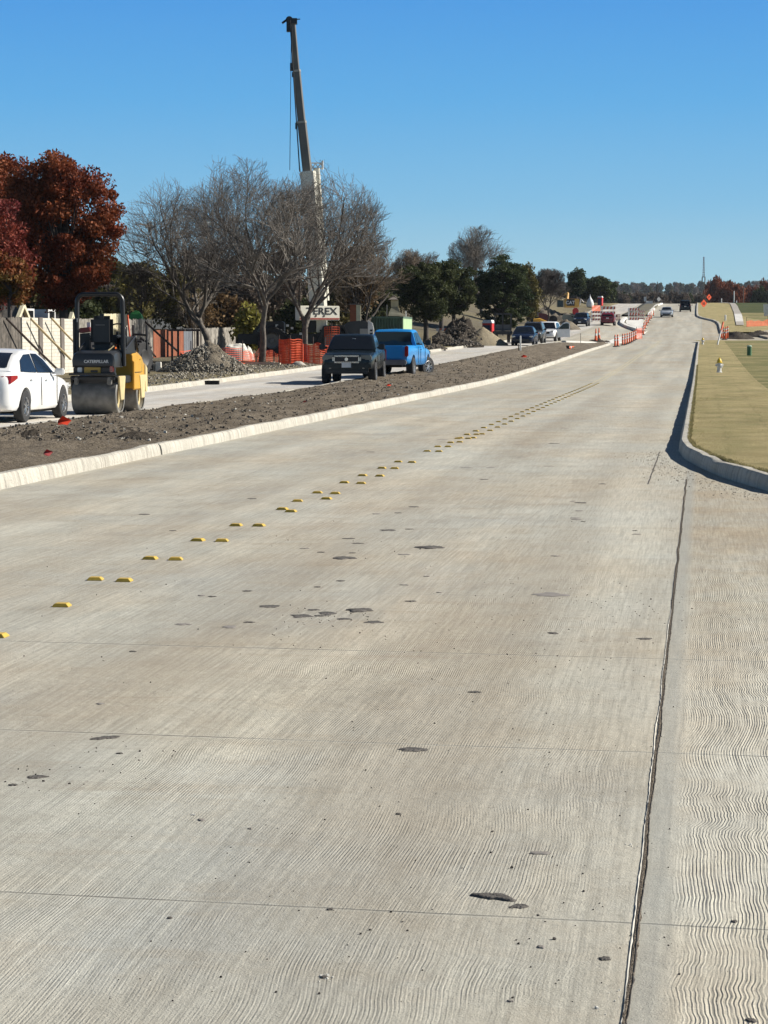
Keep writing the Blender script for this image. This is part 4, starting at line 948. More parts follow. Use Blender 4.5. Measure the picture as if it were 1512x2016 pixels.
WCREAM = mat('cream_boards', (.52, .46, .30), .85, c2=(.62, .56, .38), scale=3, island=.12)
WBLUE = mat('bluegrey_boards', (.14, .15, .17), .85, scale=3, island=.2)
M_POSTG = mat('brown_grey_post', (.15, .13, .115), .9)
def brick_wall_mat():
    g = NG('pale_brick', .9, .2); n = g.N.new('ShaderNodeTexBrick'); g.L.new(g.map(g.tc, rot=0), n.inputs['Vector'])
    v = g.N.new('ShaderNodeCombineXYZ'); x, y, z = g.xyz(g.tc); g.L.new(x, v.inputs[0]); g.L.new(z, v.inputs[1]); g.L.new(v.outputs[0], n.inputs['Vector'])
    n.inputs['Scale'].default_value = 1.0; n.inputs['Brick Width'].default_value = .42; n.inputs['Row Height'].default_value = .14; n.inputs['Mortar Size'].default_value = .012
    n.inputs['Color1'].default_value = (.56, .53, .45, 1); n.inputs['Color2'].default_value = (.62, .59, .51, 1); n.inputs['Mortar'].default_value = (.42, .39, .33, 1)
    c = g.mix(g.rng(g.noise(g.tc, 3, 5, .7), .5, .75, 0, .5), n.outputs[0], (.26, .24, .20)); g.base(c); return g.m
M_BRICK = brick_wall_mat()
def cxy(px, Y): return ((px - 756) / FPX * Y, Y)
def lxy(px, u0): Y = u0 / ((px - 756) / FPX - SL); return ((px - 756) / FPX * Y, Y)
plank_fence('dark weathered plank fence above the white sedan roof', [lxy(-20, -25.6), lxy(43, -25.6)], 2.2, WDARK, seed=1)
o_ = lxy(43.5, -25.6); t = thing('brick_fence', 'pale brick panel wall between brown posts, behind the white sedan', 'wall', (*o_, tz(*o_) + .12), math.atan2(1, SL))
def along(px): q = lxy(px, -25.6); return math.hypot(q[0] - o_[0], q[1] - o_[1])
for a, b in ((43.5, 59.6), (60.6, 75), (82, 100.5), (101.5, 118), (124.5, 144)):
    MB().box(((along(a) + along(b)) / 2, 0, 1.1), (along(b) - along(a), .10, 2.2)).build('wall_panel', M_BRICK, t)
for a, b in ((75, 82), (118, 124.5)):
    MB().box(((along(a) + along(b)) / 2, -.03, 1.11), (along(b) - along(a) - .01, .14, 2.22)).build('post', M_POSTG, t)
plank_fence('grey dappled plank fence behind the roller seat', [lxy(145, -25.6), lxy(202, -25.6)], 2.15, WGREY, seed=2)
plank_fence('cream plank fence seen through the roll bar', [lxy(203, -25.7), lxy(240, -26.5)], 2.35, WCREAM, seed=3)
plank_fence('grey and white plank fence under the green tarp', [lxy(250, -25.6), lxy(302, -25.6)], 2.1, WGREY, seed=4, top_wob=.05)
plank_fence('red-brown stained plank fence left of the steel frame', [lxy(303, -29), lxy(362, -29)], 1.45, WRED, seed=5, top_wob=0)
plank_fence('short blue-grey fence between the red-brown and the grey ones', [lxy(362.5, -29), lxy(379, -29)], 1.45, WBLUE, seed=6)
plank_fence('pale plank fence with a dark post, behind the rubble pile', [lxy(380, -29), lxy(397, -29)], 1.45, WGREY, seed=8, post=(.5, .09, .02, M_POSTG))
plank_fence('grey plank fence behind the leftmost big bare tree', [lxy(398, -29), lxy(464, -29)], 1.45, WGREY, seed=7, top_wob=.03)
def brace(label, a, b, r_, m, Y0, Y1):
    A = hz(a[0], a[1], Y0); B = at(b[0], b[1], .1) if Y1 is None else hz(b[0], b[1], Y1)
    t = MB().tube([Vector((0, 0, 0)), A.lerp(B, .5) - B + Vector((0, 0, -.02)), A - B], r_, 6).build('brace_pole', m); t.location = B
    tag(t, label, 'pole', 'braces against the fences'); return t
M_STL = mat('rusty_steel', (.045, .03, .025), .7); M_LUM = mat('lumber', (.42, .33, .19), .85)
brace('dark brace pole over the sedan, from fence top to ground', (13, 627), (113, 727), .045, M_STL, 82.1, 86)
brace('tan timber brace pole in front of the pale brick wall', (61, 628), (139, 707), .045, M_LUM, 84.8, 88)
brace('two-tone brace pole ending beside the roller roll bar', (101, 626), (158, 686), .04, M_LUM, 87.2, 89.8)
brace('rust-red brace pole across the red-brown fence', (284, 632), (362, 702), .05, M_STL, 103, 101)
brace('short dark brace pole left of the concrete blocks', (274, 660), (306, 702), .045, M_STL, 102.5, 99)
def house(label, x0, x1, u0, eave, ridge, roofm, wallm, depth=9, gable=(), dorm=(), vents=()):
    """a house whose long side runs parallel to the road, u0 metres left of it"""
    A, B = lxy(x0, u0), lxy(x1, u0); mx, my = (A[0] + B[0]) / 2, (A[1] + B[1]) / 2; g0 = tz(mx, my) + .1
    t = thing('house', label, 'house', (mx, my, g0), math.atan2(1, SL)); w2 = math.hypot(B[0] - A[0], B[1] - A[1]) / 2
    def lx(px): q = lxy(px, u0); return (q[1] - my) / CA
    ze = hz(x0, eave, my).z - g0; zr = hz(x0, ridge, my + 1).z - g0
    MB().box((0, depth / 2, ze / 2), (w2 * 2 - .4, depth - .6, ze)).build('wall', wallm, t)
    hp = min(w2 * .5, depth * .3); rf = MB().add([(-w2, -.2, ze), (w2, -.2, ze), (w2, depth + .2, ze), (-w2, depth + .2, ze), (-w2 + hp, depth * .5, zr), (w2 - hp, depth * .5, zr)], [(0, 1, 5, 4), (1, 2, 5), (2, 3, 4, 5), (3, 0, 4), (3, 2, 1, 0)]).build('roof', roofm, t)
    for px in vents: MB().tube([(lx(px), depth * .42, zr - .6), (lx(px), depth * .42, zr + .35)], .07, 8).build('roof_vent', M_PLATE, rf)
    for px in dorm:
        o = MB().box((lx(px), .5, ze + .22), (1.5, 1.4, .75)).build('dormer', M_PLATE, t); MB().box((lx(px), -.22, ze + .24), (.9, .03, .48)).build('dormer_window', M_GLASS, o)
    for (gx, gw, gt) in gable:
        x = lx(gx); ww = (lx(gx + gw / 2) - lx(gx - gw / 2)) / 2; zt = hz(gx, gt, my).z - g0; mt_ = mat('cream_trim', (.66, .60, .42), .7)
        MB().prism([(x - ww, ze - .3), (x + ww, ze - .3), (x, zt)], -.6, 3).build('gable', WDARK, t)
        for s in (-1, 1): MB().prism([(x + s * ww, ze - .35), (x, zt - .12), (x, zt + .14), (x + s * (ww + .3), ze - .35)], -.8, -.6).build('barge_board', mt_, t)
    return t
R_DARK = mat('dark_shingles', (.014, .014, .015), .9, scale=8, var=.3); R_BRN = mat('brown_shingles', (.12, .10, .085), .9, scale=8, var=.3); R_SLT = mat('slate_shingles', (.05, .052, .052), .9, scale=8, var=.3)
WALLM = mat('tan_brick', (.30, .22, .16), .9, scale=4)
house('house with a dark roof, cream gable and two small dormers behind the fence', 14, 132, -38, 629, 606, R_DARK, WALLM, gable=((24, 28, 604), (121, 9, 617)), dorm=(56, 98))
house('house with a brown hipped roof behind the dark roofed one', 24, 100, -52, 612, 592, R_BRN, WALLM, vents=(29, 55, 66))
house('house with a brown roof cut by the left edge', -60, 12, -34, 632, 604, R_BRN, WALLM)
house('house with a slate grey roof above the red-brown fence', 288, 372, -44, 648, 604, R_SLT, WALLM)
house('low tan house seen under the live oaks', 845, 872, -36, 624, 610, R_BRN, WALLM)
def lump(name, label, cat, loc, w_, d_, h_, m, seed, res=26, rough=.18, group=None, kind=None, power=1.2):
    mb = MB(); rows = []
    for i in range(res + 1):
        row = []
        for j in range(res + 1):
            x = (i / res - .5) * 2; y = (j / res - .5) * 2; r_ = math.hypot(x, y)
            k = max(0, 1 - r_ ** power) if r_ < 1 else 0
            n = mnoise.noise(Vector((x * 2.2, y * 2.2, seed))) * .5 + mnoise.noise(Vector((x * 7, y * 7, seed))) * .3 + mnoise.noise(Vector((x * 19, y * 19, seed))) * .2
            z = h_ * k * (1 + n * rough * 2.5) + n * rough * h_ * (1 if r_ < .95 else 0) - (.05 if r_ < 1 else .15)
            X, Y = x * w_ / 2, y * d_ / 2
            row.append((X + n * rough * .2, Y, z + tz(loc[0] + X, loc[1] + Y) - tz(loc[0], loc[1])))
        rows.append(row)
    o = mb.grid(rows).build(name, m, smooth=2, fix=False); o.location = loc
    return tag(o, label, cat, group, kind)
tp = thing('tarp_canopy', 'bright green tarp canopy above the grey and white fence', 'canopy', T_at(272, 104))
_z = hz(272, 611, 104).z - T_at(272, 104).z
MB().loft([[(-.36, -.4, _z - .46), (.30, -.4, _z - .52), (.30, .4, _z - .52), (-.36, .4, _z - .46)], [(-.28, -.3, _z - .14), (.22, -.3, _z - .25), (.22, .3, _z - .25), (-.28, .3, _z - .14)], [(-.08, -.1, _z), (.08, -.1, _z - .03), (.08, .1, _z - .03), (-.08, .1, _z)]]).build('tarp', mat('green_tarp', (.03, .20, .04), .6), tp)
MB().tube([(0, 0, 0), (0, 0, _z - .2)], .04).build('pole', M_STL, tp)
# ---------------------------------------------------------------- crane
M_CREAM = mat('crane_cream', (.74, .71, .60), .5, var=.08, scale=1.5); M_TAUPE = mat('boom_taupe', (.135, .125, .108), .5, var=.12, scale=1.5)
def crane():
    Y = 122.0; o = T_at(620, Y); t = thing('mobile_crane', 'rough terrain crane with its telescopic boom raised high behind the bare trees', 'crane', o)
    def q(px, py, dy=0): return hz(px, py, Y + dy) - o
    def beam(name, p0, p1, w0, w1, m, dy=0, par=t, n=6):
        A, B = q(*p0, dy), q(*p1, dy); d = (B - A).normalized(); sx = Vector((d.z, 0, -d.x)).normalized(); sy = d.cross(sx); rows = []
        for P_, ww in ((A, w0 / 2), (B, w1 / 2)):
            rows.append([P_ + sx * ww * a + sy * ww * b for a, b in ((-1, -.8), (-.7, -1.1), (.7, -1.1), (1, -.8), (1, .8), (.7, 1.1), (-.7, 1.1), (-1, .8))])
        return MB().loft(rows).build(name, m, par)
    s = Y / FPX
    b0 = beam('boom_base', (628, 618), (606, 338), 34 * s, 30 * s, M_CREAM)
    b1 = beam('boom_section', (606, 345), (594, 238), 18.5 * s, 17.5 * s, M_TAUPE); beam('boom_section', (594, 240), (584, 138), 15.5 * s, 14.5 * s, M_TAUPE); b3 = beam('boom_section', (584, 140), (575.5, 40), 12.3 * s, 11.8 * s, M_TAUPE)
    for (px, py, w_) in ((606, 341, 30), (594.5, 240, 17), (584.3, 139, 14)):
        beam('boom_collar', (px + .2, py + 3), (px - .2, py - 1), (w_ + 1.5) * s, (w_ + 1.5) * s, M_CREAM if py > 300 else mat('boom_light_band', (.40, .37, .31), .5))
    jb = beam('swing_jib', (641, 592), (623, 332), 15 * s, 13 * s, M_CREAM, 1.1)
    lat = MB()
    for k in range(5):
        a, b = q(611 + k * 5, 322 + (k % 2) * 8, 1.1), q(616 + k * 5, 322 + ((k + 1) % 2) * 8, 1.1); lat.tube([a, b], .03, 5)
    lat.tube([q(611, 321, 1.1), q(636, 321, 1.1)], .035, 5).tube([q(611, 331, 1.1), q(636, 331, 1.1)], .035, 5).tube([q(635, 316, 1.1), q(635, 334, 1.1)], .05, 5)
    lat.build('jib_head', M_PLATE, t)
    h = MB(); c = q(575.5, 42); h.box(c, (.52, .5, .28)).tube([c + Vector((-.55, 0, -.1)), c + Vector((-.3, 0, .08))], .06).box(c + Vector((-.2, 0, -.28)), (.22, .35, .55)).tube([c + Vector((.1, 0, .1)), c + Vector((.42, 0, .12))], .03)
    h.lathe([(.18, -.12), (.2, 0), (.18, .12)], tuple(c + Vector((-.16, 0, .08))), 'Y', 14).build('sheave_head', M_MBLK, t)
    for px, py, w_, hh in ((574, 132, .16, .42), (577, 147, .12, .26), (583.5, 248, .12, .34)): MB().box(q(px, py), (w_, .2, hh)).build('boom_bracket', M_MBLK, t)
    MB().tube([q(571, 40, -.3), q(578.5, 160, -.3), q(590, 338, -.3)], .035, 5).build('hydraulic_line', M_MBLK, t)
    MB().tube([q(573.5, 52, -.4), q(570.5, 335, -.4)], .018, 5).tube([q(574.5, 52, -.4), q(575, 132, -.4)], .02, 5).build('hoist_cable', M_MBLK, t)
    # upper works
    a, b = q(586, 617), q(667, 617); cc = Vector(((a.x + b.x) / 2, -1.4, a.z)); RM = Matrix.Translation(cc) @ Matrix.Rotation(R(30), 4, 'Z') @ Matrix.Scale(1.1, 4, (1, 0, 0)) @ Matrix.Translation(-cc)
    cw = xform(MB().box(cc, (b.x - a.x, .5, 28 * s)), RM).build('counterweight', M_CREAM, t, bevel=.03)
    xform(MB().box(((a.x + b.x) / 2, -1.655, a.z - 11 * s), (b.x - a.x - .06, .02, 3.4 * s)), RM).build('red_stripe', mat('dull_red', (.32, .07, .05), .6), cw)
    tm = text_mb('TEREX', .52, .008, .006); xform(tm, RM @ Matrix.Translation(q(629, 613, -1.66)) @ Matrix.Scale(1.12, 4, (1, 0, 0))).build('lettering', M_MBLK, cw)
    for px in (617, 633.5): xform(MB().lathe([(.05, 0), (.05, .02)], tuple(q(px, 622, -1.67)), 'Y', 10), RM).build('bolt', M_MBLK, cw)
    a = q(634, 641); MB().box((a.x, -.6, a.z), (.55, 1.2, .75)).build('turret', M_CREAM, t, bevel=.02)
    MB().box((q(612, 640).x, -.4, a.z), (.9, 1.2, .7)).build('slew_frame', M_MBLK, t); MB().tube([q(625, 600, -.9), q(640, 566, -.9), q(632, 590, -.9)], .1).build('boom_lift_strut', M_MBLK, t); MB().tube([q(618, 600, -.9), q(640, 585, -.9)], .06).build('hose_bundle', M_MBLK, t)
    # carrier
    z1 = q(600, 658).z; x0, x1 = q(470, 650).x, q(690, 650).x
    MB().box(((x0 + x1) / 2, 0, z1 - .25), (x1 - x0, 2.2, .55)).build('carrier_frame', M_MBLK, t, bevel=.04)
    ca, cb_ = q(500, 645), q(562, 645)
    cab = MB().prism([(ca.x, z1 - .1), (cb_.x, z1 - .1), (cb_.x, z1 + .62), (cb_.x - .15, z1 + .70), (ca.x + .45, z1 + .70), (ca.x, z1 + .15)], -1.3, -.2).build('operator_cab', M_MBLK, t, bevel=.03)
    MB().prism([(ca.x + .2, z1 + .12), (ca.x + .75, z1 + .12), (ca.x + .75, z1 + .6), (ca.x + .52, z1 + .6)], -1.32, -1.29).build('cab_window', M_GLASS, cab)
    for px in (538, 655):
        c = q(px, 680); w_ = MB().lathe([(.45, -.3), (.72, -.33), (.80, -.25), (.82, 0), (.80, .25), (.72, .33), (.45, .3)], (0, 0, 0), 'Y', 36, cap=False)
        for k in range(26):
            an = 6.2832 * k / 26; w_.box((.83 * math.cos(an), 0, .83 * math.sin(an)), (.10, .56, .07), ry=-an)
        o2 = w_.build('wheel', M_TYRE, t); o2.location = (c.x, -1.15, .85)
        MB().lathe([(.45, -.22), (.42, -.30), (.36, -.20), (.15, -.16), (.12, -.28), (.01, -.28)], (0, 0, 0), 'Y', 24, cap=False).build('rim', mat('worn_rim', (.16, .155, .15), .6), o2, smooth=True)
    f = q(660, 640); MB().prism([(f.x - 1.0, z1 - .5), (f.x - .62, z1 + .45), (f.x + .5, z1 + .5), (f.x + .98, z1 - .55), (f.x + .85, z1 - .55), (f.x + .45, z1 + .36), (f.x - .55, z1 + .32), (f.x - .85, z1 - .5)], -1.5, -.85).build('fender', M_MBLK, t)
    a, b = q(668, 640), q(726, 632)
    MB().prism([(a.x, z1 - .6), (b.x, z1 - .6), (b.x, z1 + .62), (b.x - .2, z1 + .74), (a.x + .55, z1 + .68), (a.x, z1 + .35)], -1.1, 1.0).build('engine_housing', mat('dark_grey_housing', (.045, .048, .05), .5), t, bevel=.04)
    e = MB().prism([(b.x - .05, z1 - .6), (b.x + .28, z1 - .6), (b.x + .28, z1 + .3), (b.x + .2, z1 + .62), (b.x - .05, z1 + .76)], -1.12, 1.02).build('housing_end', M_PLATE, t, bevel=.02)
    for k in range(3): MB().box((b.x + .14, -1.14, z1 + .20 - k * .17), (.14, .03, .09)).build('vent_slot', M_MBLK, e)
    MB().box((b.x - .26, -1.2, z1 + .02), (.42, .1, .55)).build('grey_panel', mat('grey_panel', (.30, .30, .29), .6), t)
    for px, py in ((575, 646), (592, 657), (545, 641), (566, 641)):
        p = q(px, py, -1.4); MB().box(p, (.14, .05, .12)).build('work_lamp', M_PLATE, t)
    return t
crane()
# ---------------------------------------------------------------- container, shelter, shed
Yc = 134; p = T_at(763, Yc); t = thing('shipping_container', 'green corrugated steel container behind the blue pickup truck', 'container', p, rz=-.10)
zt_ = hz(763, 623, Yc).z - p.z; cm = mat('shaded_green_steel', (.075, .125, .085), .6, var=.25, scale=3); lg = mat('sunlit_green_steel', (.36, .50, .28), .6, var=.1, scale=2)  # long side's shade and end wall's sunlight are painted into these two greens
wv = SZ(61, Yc); n = 44; fr = [(-wv / 2 + wv * i / n, -.05 if (i // 2) % 2 else .03) for i in range(n + 1)]
MB().grid([[(x, y, 0.1) for x, y in fr], [(x, y, zt_ - .1) for x, y in fr]]).build('corrugated_wall', cm, t)
MB().box((wv / 2 - .03, 2.9, zt_ / 2), (.10, 5.9, zt_ - .04)).build('end_wall', lg, t); MB().box((0, 2.9, zt_ - .06), (wv + .06, 6.1, .12)).build('roof_rail', cm, t)
MB().box((-wv / 2, 2.9, zt_ / 2), (.06, 5.9, zt_ - .2)).box((0, 5.8, zt_ / 2), (wv - .2, .06, zt_ - .2)).build('rear_walls', cm, t)
Ys = 165; p = T_at(784, Ys); t = thing('playground_shelter', 'small cream play tower with a peaked roof behind the green container', 'shelter', p)
g = lambda px, py: hz(px, py, Ys) - p
MB().tube([g(765, 590), g(775, 582), g(782, 587)], .05, 5).loft([[g(764, 590) + Vector((0, -.8, 0)), g(784, 590) + Vector((0, -.8, 0)), g(784, 590) + Vector((0, .8, 0)), g(764, 590) + Vector((0, .8, 0))], [g(774, 584), g(775, 584), g(775, 584), g(774, 584)]]).build('roof', M_POSTG, t)
MB().box(g(777, 598), (.55, .8, .52)).build('tower', WCREAM, t)
MB().loft([[g(770, 606) + Vector((0, -.5, 0)), g(783, 604) + Vector((0, -.5, 0)), g(783, 604) + Vector((0, .5, 0)), g(770, 606) + Vector((0, .5, 0))], [g(766, 615) + Vector((0, -.7, 0)), g(788, 616) + Vector((0, -.7, 0)), g(788, 616) + Vector((0, .7, 0)), g(766, 615) + Vector((0, .7, 0))], [g(764, 622) + Vector((0, -.9, 0)), g(797, 622) + Vector((0, -.9, 0)), g(797, 622) + Vector((0, .9, 0)), g(764, 622) + Vector((0, .9, 0))]]).build('skirt', mat('khaki_canvas', (.24, .23, .17), .8), t)
MB().tube([g(762, 660), g(762, 600)], .05, 5).tube([g(799, 660), g(799, 612)], .05, 5).build('post', M_PLATE, t)
Ys = 150; p = T_at(699, Ys); t = thing('wooden_shed', 'narrow cream and brown wooden shed right of the crane counterweight', 'shed', p); zz = hz(699, 600, Ys).z - p.z
MB().box((-.12, 0, zz / 2), (.42, .8, zz)).build('brown_wall', WRED, t); MB().box((.24, 0, zz / 2), (.30, .82, zz * .99)).build('cream_wall', WCREAM, t); MB().box((.05, 0, zz + .03), (.9, 1, .06)).build('roof', M_POSTG, t)
# ---------------------------------------------------------------- orange safety fence
M_ORG = mat('orange_mesh', (.60, .075, .025), .7, c2=(.70, .11, .035), scale=2)
def net(label, pts, H, posts=(), sag=.12, seed=0, sp=.14, wv=.034, group='orange mesh fences'):
    o0 = Vector(pts[0]); t = thing('safety_fence', label, 'fence', o0, group=group); rg = random.Random(seed); mb = MB()
    P_ = [Vector(p) - o0 for p in pts]; Q = []
    for a, b in zip(P_, P_[1:]):
        n = max(2, int((b - a).length / sp))
        for i in range(n): Q.append(a.lerp(b, i / n))
    Q.append(P_[-1]); nz = max(4, int(H / .12)); cols_ = []
    for i, p in enumerate(Q):
        top = H * (1 - sag * (.5 + .5 * mnoise.noise(Vector((i * .12, seed, 0))))); off = mnoise.noise(Vector((i * .22, seed, 4))) * .16
        cols_.append([(p.x + off * .3, p.y + off * (1 + k * .1), p.z + top * k / nz) for k in range(nz + 1)])
    d = (P_[-1] - P_[0]).normalized() * wv * .5
    for c in cols_:
        for k in range(nz): mb.add([Vector(c[k]) - d, Vector(c[k]) + d, Vector(c[k + 1]) + d, Vector(c[k + 1]) - d], [(0, 1, 2, 3)])
    for a, b in zip(cols_, cols_[1:]):
        for k in range(nz + 1):
            A, B = Vector(a[k]), Vector(b[k]); u = Vector((0, 0, .013)); e = Vector((0, -.003, 0)); mb.add([A - u + e, B - u + e, B + u + e, A + u + e], [(0, 1, 2, 3)])
    mb.build('mesh', M_ORG, t, fix=False)
    for i in posts:
        p = Vector(cols_[int(i * (len(cols_) - 1))][0]); MB().tube([p + Vector((0, .05, -.1)), p + Vector((0, .05, H + .12))], .025, 6).build('post', M_STL, t)
    return t
def nat(px, Y): return tuple(T_at(px, Y))
net('orange mesh fence in front of the rubble behind two bare trunks', [nat(424, 108), nat(445, 103), nat(478, 104)], 1.0, (.0, .4, 1), .5, 1)
net('orange mesh fence drooping behind the planks', [nat(478, 106), nat(520, 110), nat(552, 108)], .9, (.5,), .8, 2, sp=.16, wv=.03)
net('dense double orange mesh fence left of the forking bare tree', [nat(550, 105), nat(572, 103.5), nat(596, 105)], 1.25, (0, .5, 1), .15, 3, sp=.11)
net('orange mesh fence folded behind the dense one', [nat(556, 106), nat(580, 104.8), nat(598, 106.6)], 1.15, (), .35, 13, sp=.11)
net('orange mesh fence between the forking tree and the dark pickup', [nat(599, 106), nat(630, 104.5), nat(662, 106)], 1.15, (.3, .7), .45, 4, sp=.12)
net('orange mesh fence wrapped at the crane wheel', [nat(640, 113), nat(668, 113)], 1.75, (.5,), .1, 6, sp=.11)
net('orange mesh fence low by the steel frame', [nat(352, 101), nat(376, 102)], 1.0, (0, 1), .6, 7, sp=.14)
net('orange mesh fence behind the parked row by the rubble', [nat(1164, 360), nat(1180, 365)], 1.3, (), .5, 8, sp=.3, wv=.12)
p = at(1470, 643, .2); q2 = at(1512, 641, .2); net('orange mesh fence sagging across the right hand lawn', [tuple(p), tuple(q2)], 1.0, (0, 1), .7, 9, sp=.2, wv=.08)
p = at(1253, 668); net('orange mesh panel tied between the lane tubes at the island', [tuple(p), (p.x + .9, p.y + 3.0, tz(p.x + .9, p.y + 3))], 1.1, (0, 1), .1, 10, sp=.17, wv=.06)
# ---------------------------------------------------------------- rubble, soil, sand
def clods(name, label, boxes, n, m, smin, smax, seed, kind='stuff', cat='rubble', h=.0, par=None):
    rg = random.Random(seed); mb = MB()
    for _ in range(n):
        fn = rg.choice(boxes); X, Y, z = fn(rg); s = rg.uniform(smin, smax) * (rg.random() ** 1.5 + .4)
        vs = []
        for a, b, c in ((-1, -1, -.6), (1, -1, -.6), (1, 1, -.6), (-1, 1, -.6), (-.7, -.7, .7), (.7, -.8, .6), (.6, .8, .8), (-.8, .6, .5)):
            vs.append(Vector((a * rg.uniform(.5, 1.1), b * rg.uniform(.5, 1.1), c * rg.uniform(.4, 1.1))) * s)
        M_ = Matrix.Rotation(rg.random() * 6.28, 3, 'Z') @ Matrix.Rotation(rg.uniform(-.5, .5), 3, 'X')
        mb.add([Vector((X, Y, z + s * .3)) + M_ @ v for v in vs], [(3, 2, 1, 0), (4, 5, 6, 7), (0, 1, 5, 4), (1, 2, 6, 5), (2, 3, 7, 6), (3, 0, 4, 7)])
    o = mb.build(name, m, fix=False); return tag(o, label, cat, kind=kind)
M_RUB = mat('rubble', (.16, .14, .11), .95, c2=(.36, .33, .27), scale=3, island=.45); M_CLOD = mat('soil_clods', (.07, .058, .045), .95, c2=(.16, .135, .105), scale=3, island=.4)
p = T_at(405, 92); lump('rubble_pile', 'mound of broken grey soil and rubble behind the far kerb', 'rubble pile', tuple(p), 3.9, 3.0, 1.15, M_DIRT2, 3, 44, .22)
def mound(px, Y, w_, d_, h_):
    c = T_at(px, Y)
    def f(rg):
        a, r_ = rg.random() * 6.28, rg.random() ** .6; return c.x + math.cos(a) * r_ * w_ / 2, c.y + math.sin(a) * r_ * d_ / 2, c.z + h_ * max(0, 1 - r_ ** 1.2) - .02
    return f
def med_area(rg):
    Y = 34 + 90 * rg.random() ** 1.6; a, b = med_l(Y), med_r(Y); X = a + (b - a) * (.04 + .92 * rg.random()); return X, Y, med_z(X, Y)
def area(u0, u1, y0, y1, h, pw=1.0):
    def f(rg):
        Y = y0 + (y1 - y0) * rg.random() ** pw; u = rg.uniform(u0, u1); X = u + SL * Y; return X, Y, tz(X, Y) + h
    return f
clods('rubble', 'broken stones and clods over the far verge and its mound', [mound(405, 92, 4.0, 3.2, 1.1)] * 3 + [area(-21, -17.5, 66, 112, .12)] * 2, 6500, M_RUB, .015, .055, 5)
clods('soil_clods', 'dark clods of earth strewn over the median', [med_area], 6500, M_CLOD, .008, .032, 6)
clods('white_chips', 'pale stone chips in the median soil', [med_area], 420, mat('pale_chips', (.42, .40, .35), .9, island=.3), .012, .03, 16)
# gravel thrown along the right kerb and crumbs on the road
def kerbgrit(rg):
    Y = 23.5 + 10 * rg.random(); X = kr(Y) - .25 - abs(rg.gauss(0, .28)); return X, Y, tz(X, Y) + .002
clods('kerb_gravel', 'loose gravel along the foot of the right kerb', [kerbgrit], 900, mat('gravel', (.26, .22, .17), .9, c2=(.40, .36, .30), island=.4), .002, .008, 7)
clods('road_crumbs', 'crumbs of soil scattered over the concrete road', [area(-6, 0, 5.6, 26, .001, 1.6)] * 3 + [area(-1.6, -.1, 5.6, 16, .001)] * 3 + [area(-.1, 1.6, 5.5, 14, .001)], 1300, mat('road_crumbs', (.045, .038, .033), .95, island=.5), .0008, .0034, 8)
def ring(px, py, r_):
    c = at(px, py)
    def fn(rg): X, Y = c.x + rg.gauss(0, r_), c.y + rg.gauss(0, r_ * 1.8); return X, Y, tz(X, Y) + .001
    return fn
clods('mud_crumbs', 'crumbs of dried mud around the cakes in mid road', [ring(640, 1215, .16)] * 3 + [ring(700, 1230, .3), ring(1090, 1790, .16), ring(60, 1530, .08), ring(240, 1490, .16), ring(1130, 1020, .3), ring(1240, 1200, .2), ring(650, 1080, .6)], 230, mat('mud_crumb', (.07, .062, .055), .95, island=.4), .0012, .0048, 18)
clods('cement_crumbs', 'small white crumbs of cement beside the long joint', [ring(1215, 1958, .012), ring(1243, 1665, .01), ring(1190, 1985, .02), ring(380, 1604, .004), ring(640, 1925, .01)], 46, mat('cement_crumb', (.68, .66, .60), .9), .0012, .0045, 19)
lump('soil_pile', 'long dark heap of excavated soil behind the striped barricade', 'soil pile', tuple(T_at(905, 172)), 4.6, 5, 1.9, M_DARKSOIL, 5, 34, .3)
lump('soil_pile', 'low dark heap of soil left of the barricade', 'soil pile', tuple(T_at(868, 166)), 3.4, 4, .9, M_DARKSOIL, 6, 26, .3)
lump('soil_pile', 'small dark soil ridge along the far kerb by the blue pickup', 'soil pile', tuple(T_at(850, 147)), 1.9, 3, .32, M_DARKSOIL, 7, 22, .3)
lump('soil_pile', 'dark clod row at the kerb beside the sand pile', 'soil pile', tuple(T_at(912, 161)), 3.0, 3, .55, M_DARKSOIL, 17, 24, .35)
lump('sand_pile', 'cone shaped heap of tan sand beside the parked navy sedan', 'sand pile', tuple(T_at(951, 171)), 3.9, 4.5, 1.35, M_SAND, 8, 30, .04, power=1.0)
clods('dug_clods', 'dark lumps over the excavated soil heaps', [mound(905, 170, 4.4, 4.5, 1.7), mound(868, 164, 3.2, 4, .8), mound(912, 159, 2.9, 3, .5), mound(850, 146, 2, 3, .3)], 2600, M_CLOD, .03, .10, 9)
v = at(1182, 673); lump('soil_pile', 'dark spill of soil at the median tip around the cones', 'soil pile', tuple(v), 2.2, 7, .32, M_DARKSOIL, 9, 22, .3)
v = at(1451, 664, .1); lump('soil_pile', 'dark dug heap at the end of the sidewalk', 'soil pile', tuple(v), 3.2, 9, .55, M_DARKSOIL, 10, 26, .3)
v = at(1498, 660, .1); lump('soil_pile', 'flat dark trench spoil at the right edge past the lawn', 'soil pile', tuple(v), 3.4, 10, .5, M_DARKSOIL, 11, 22, .3)
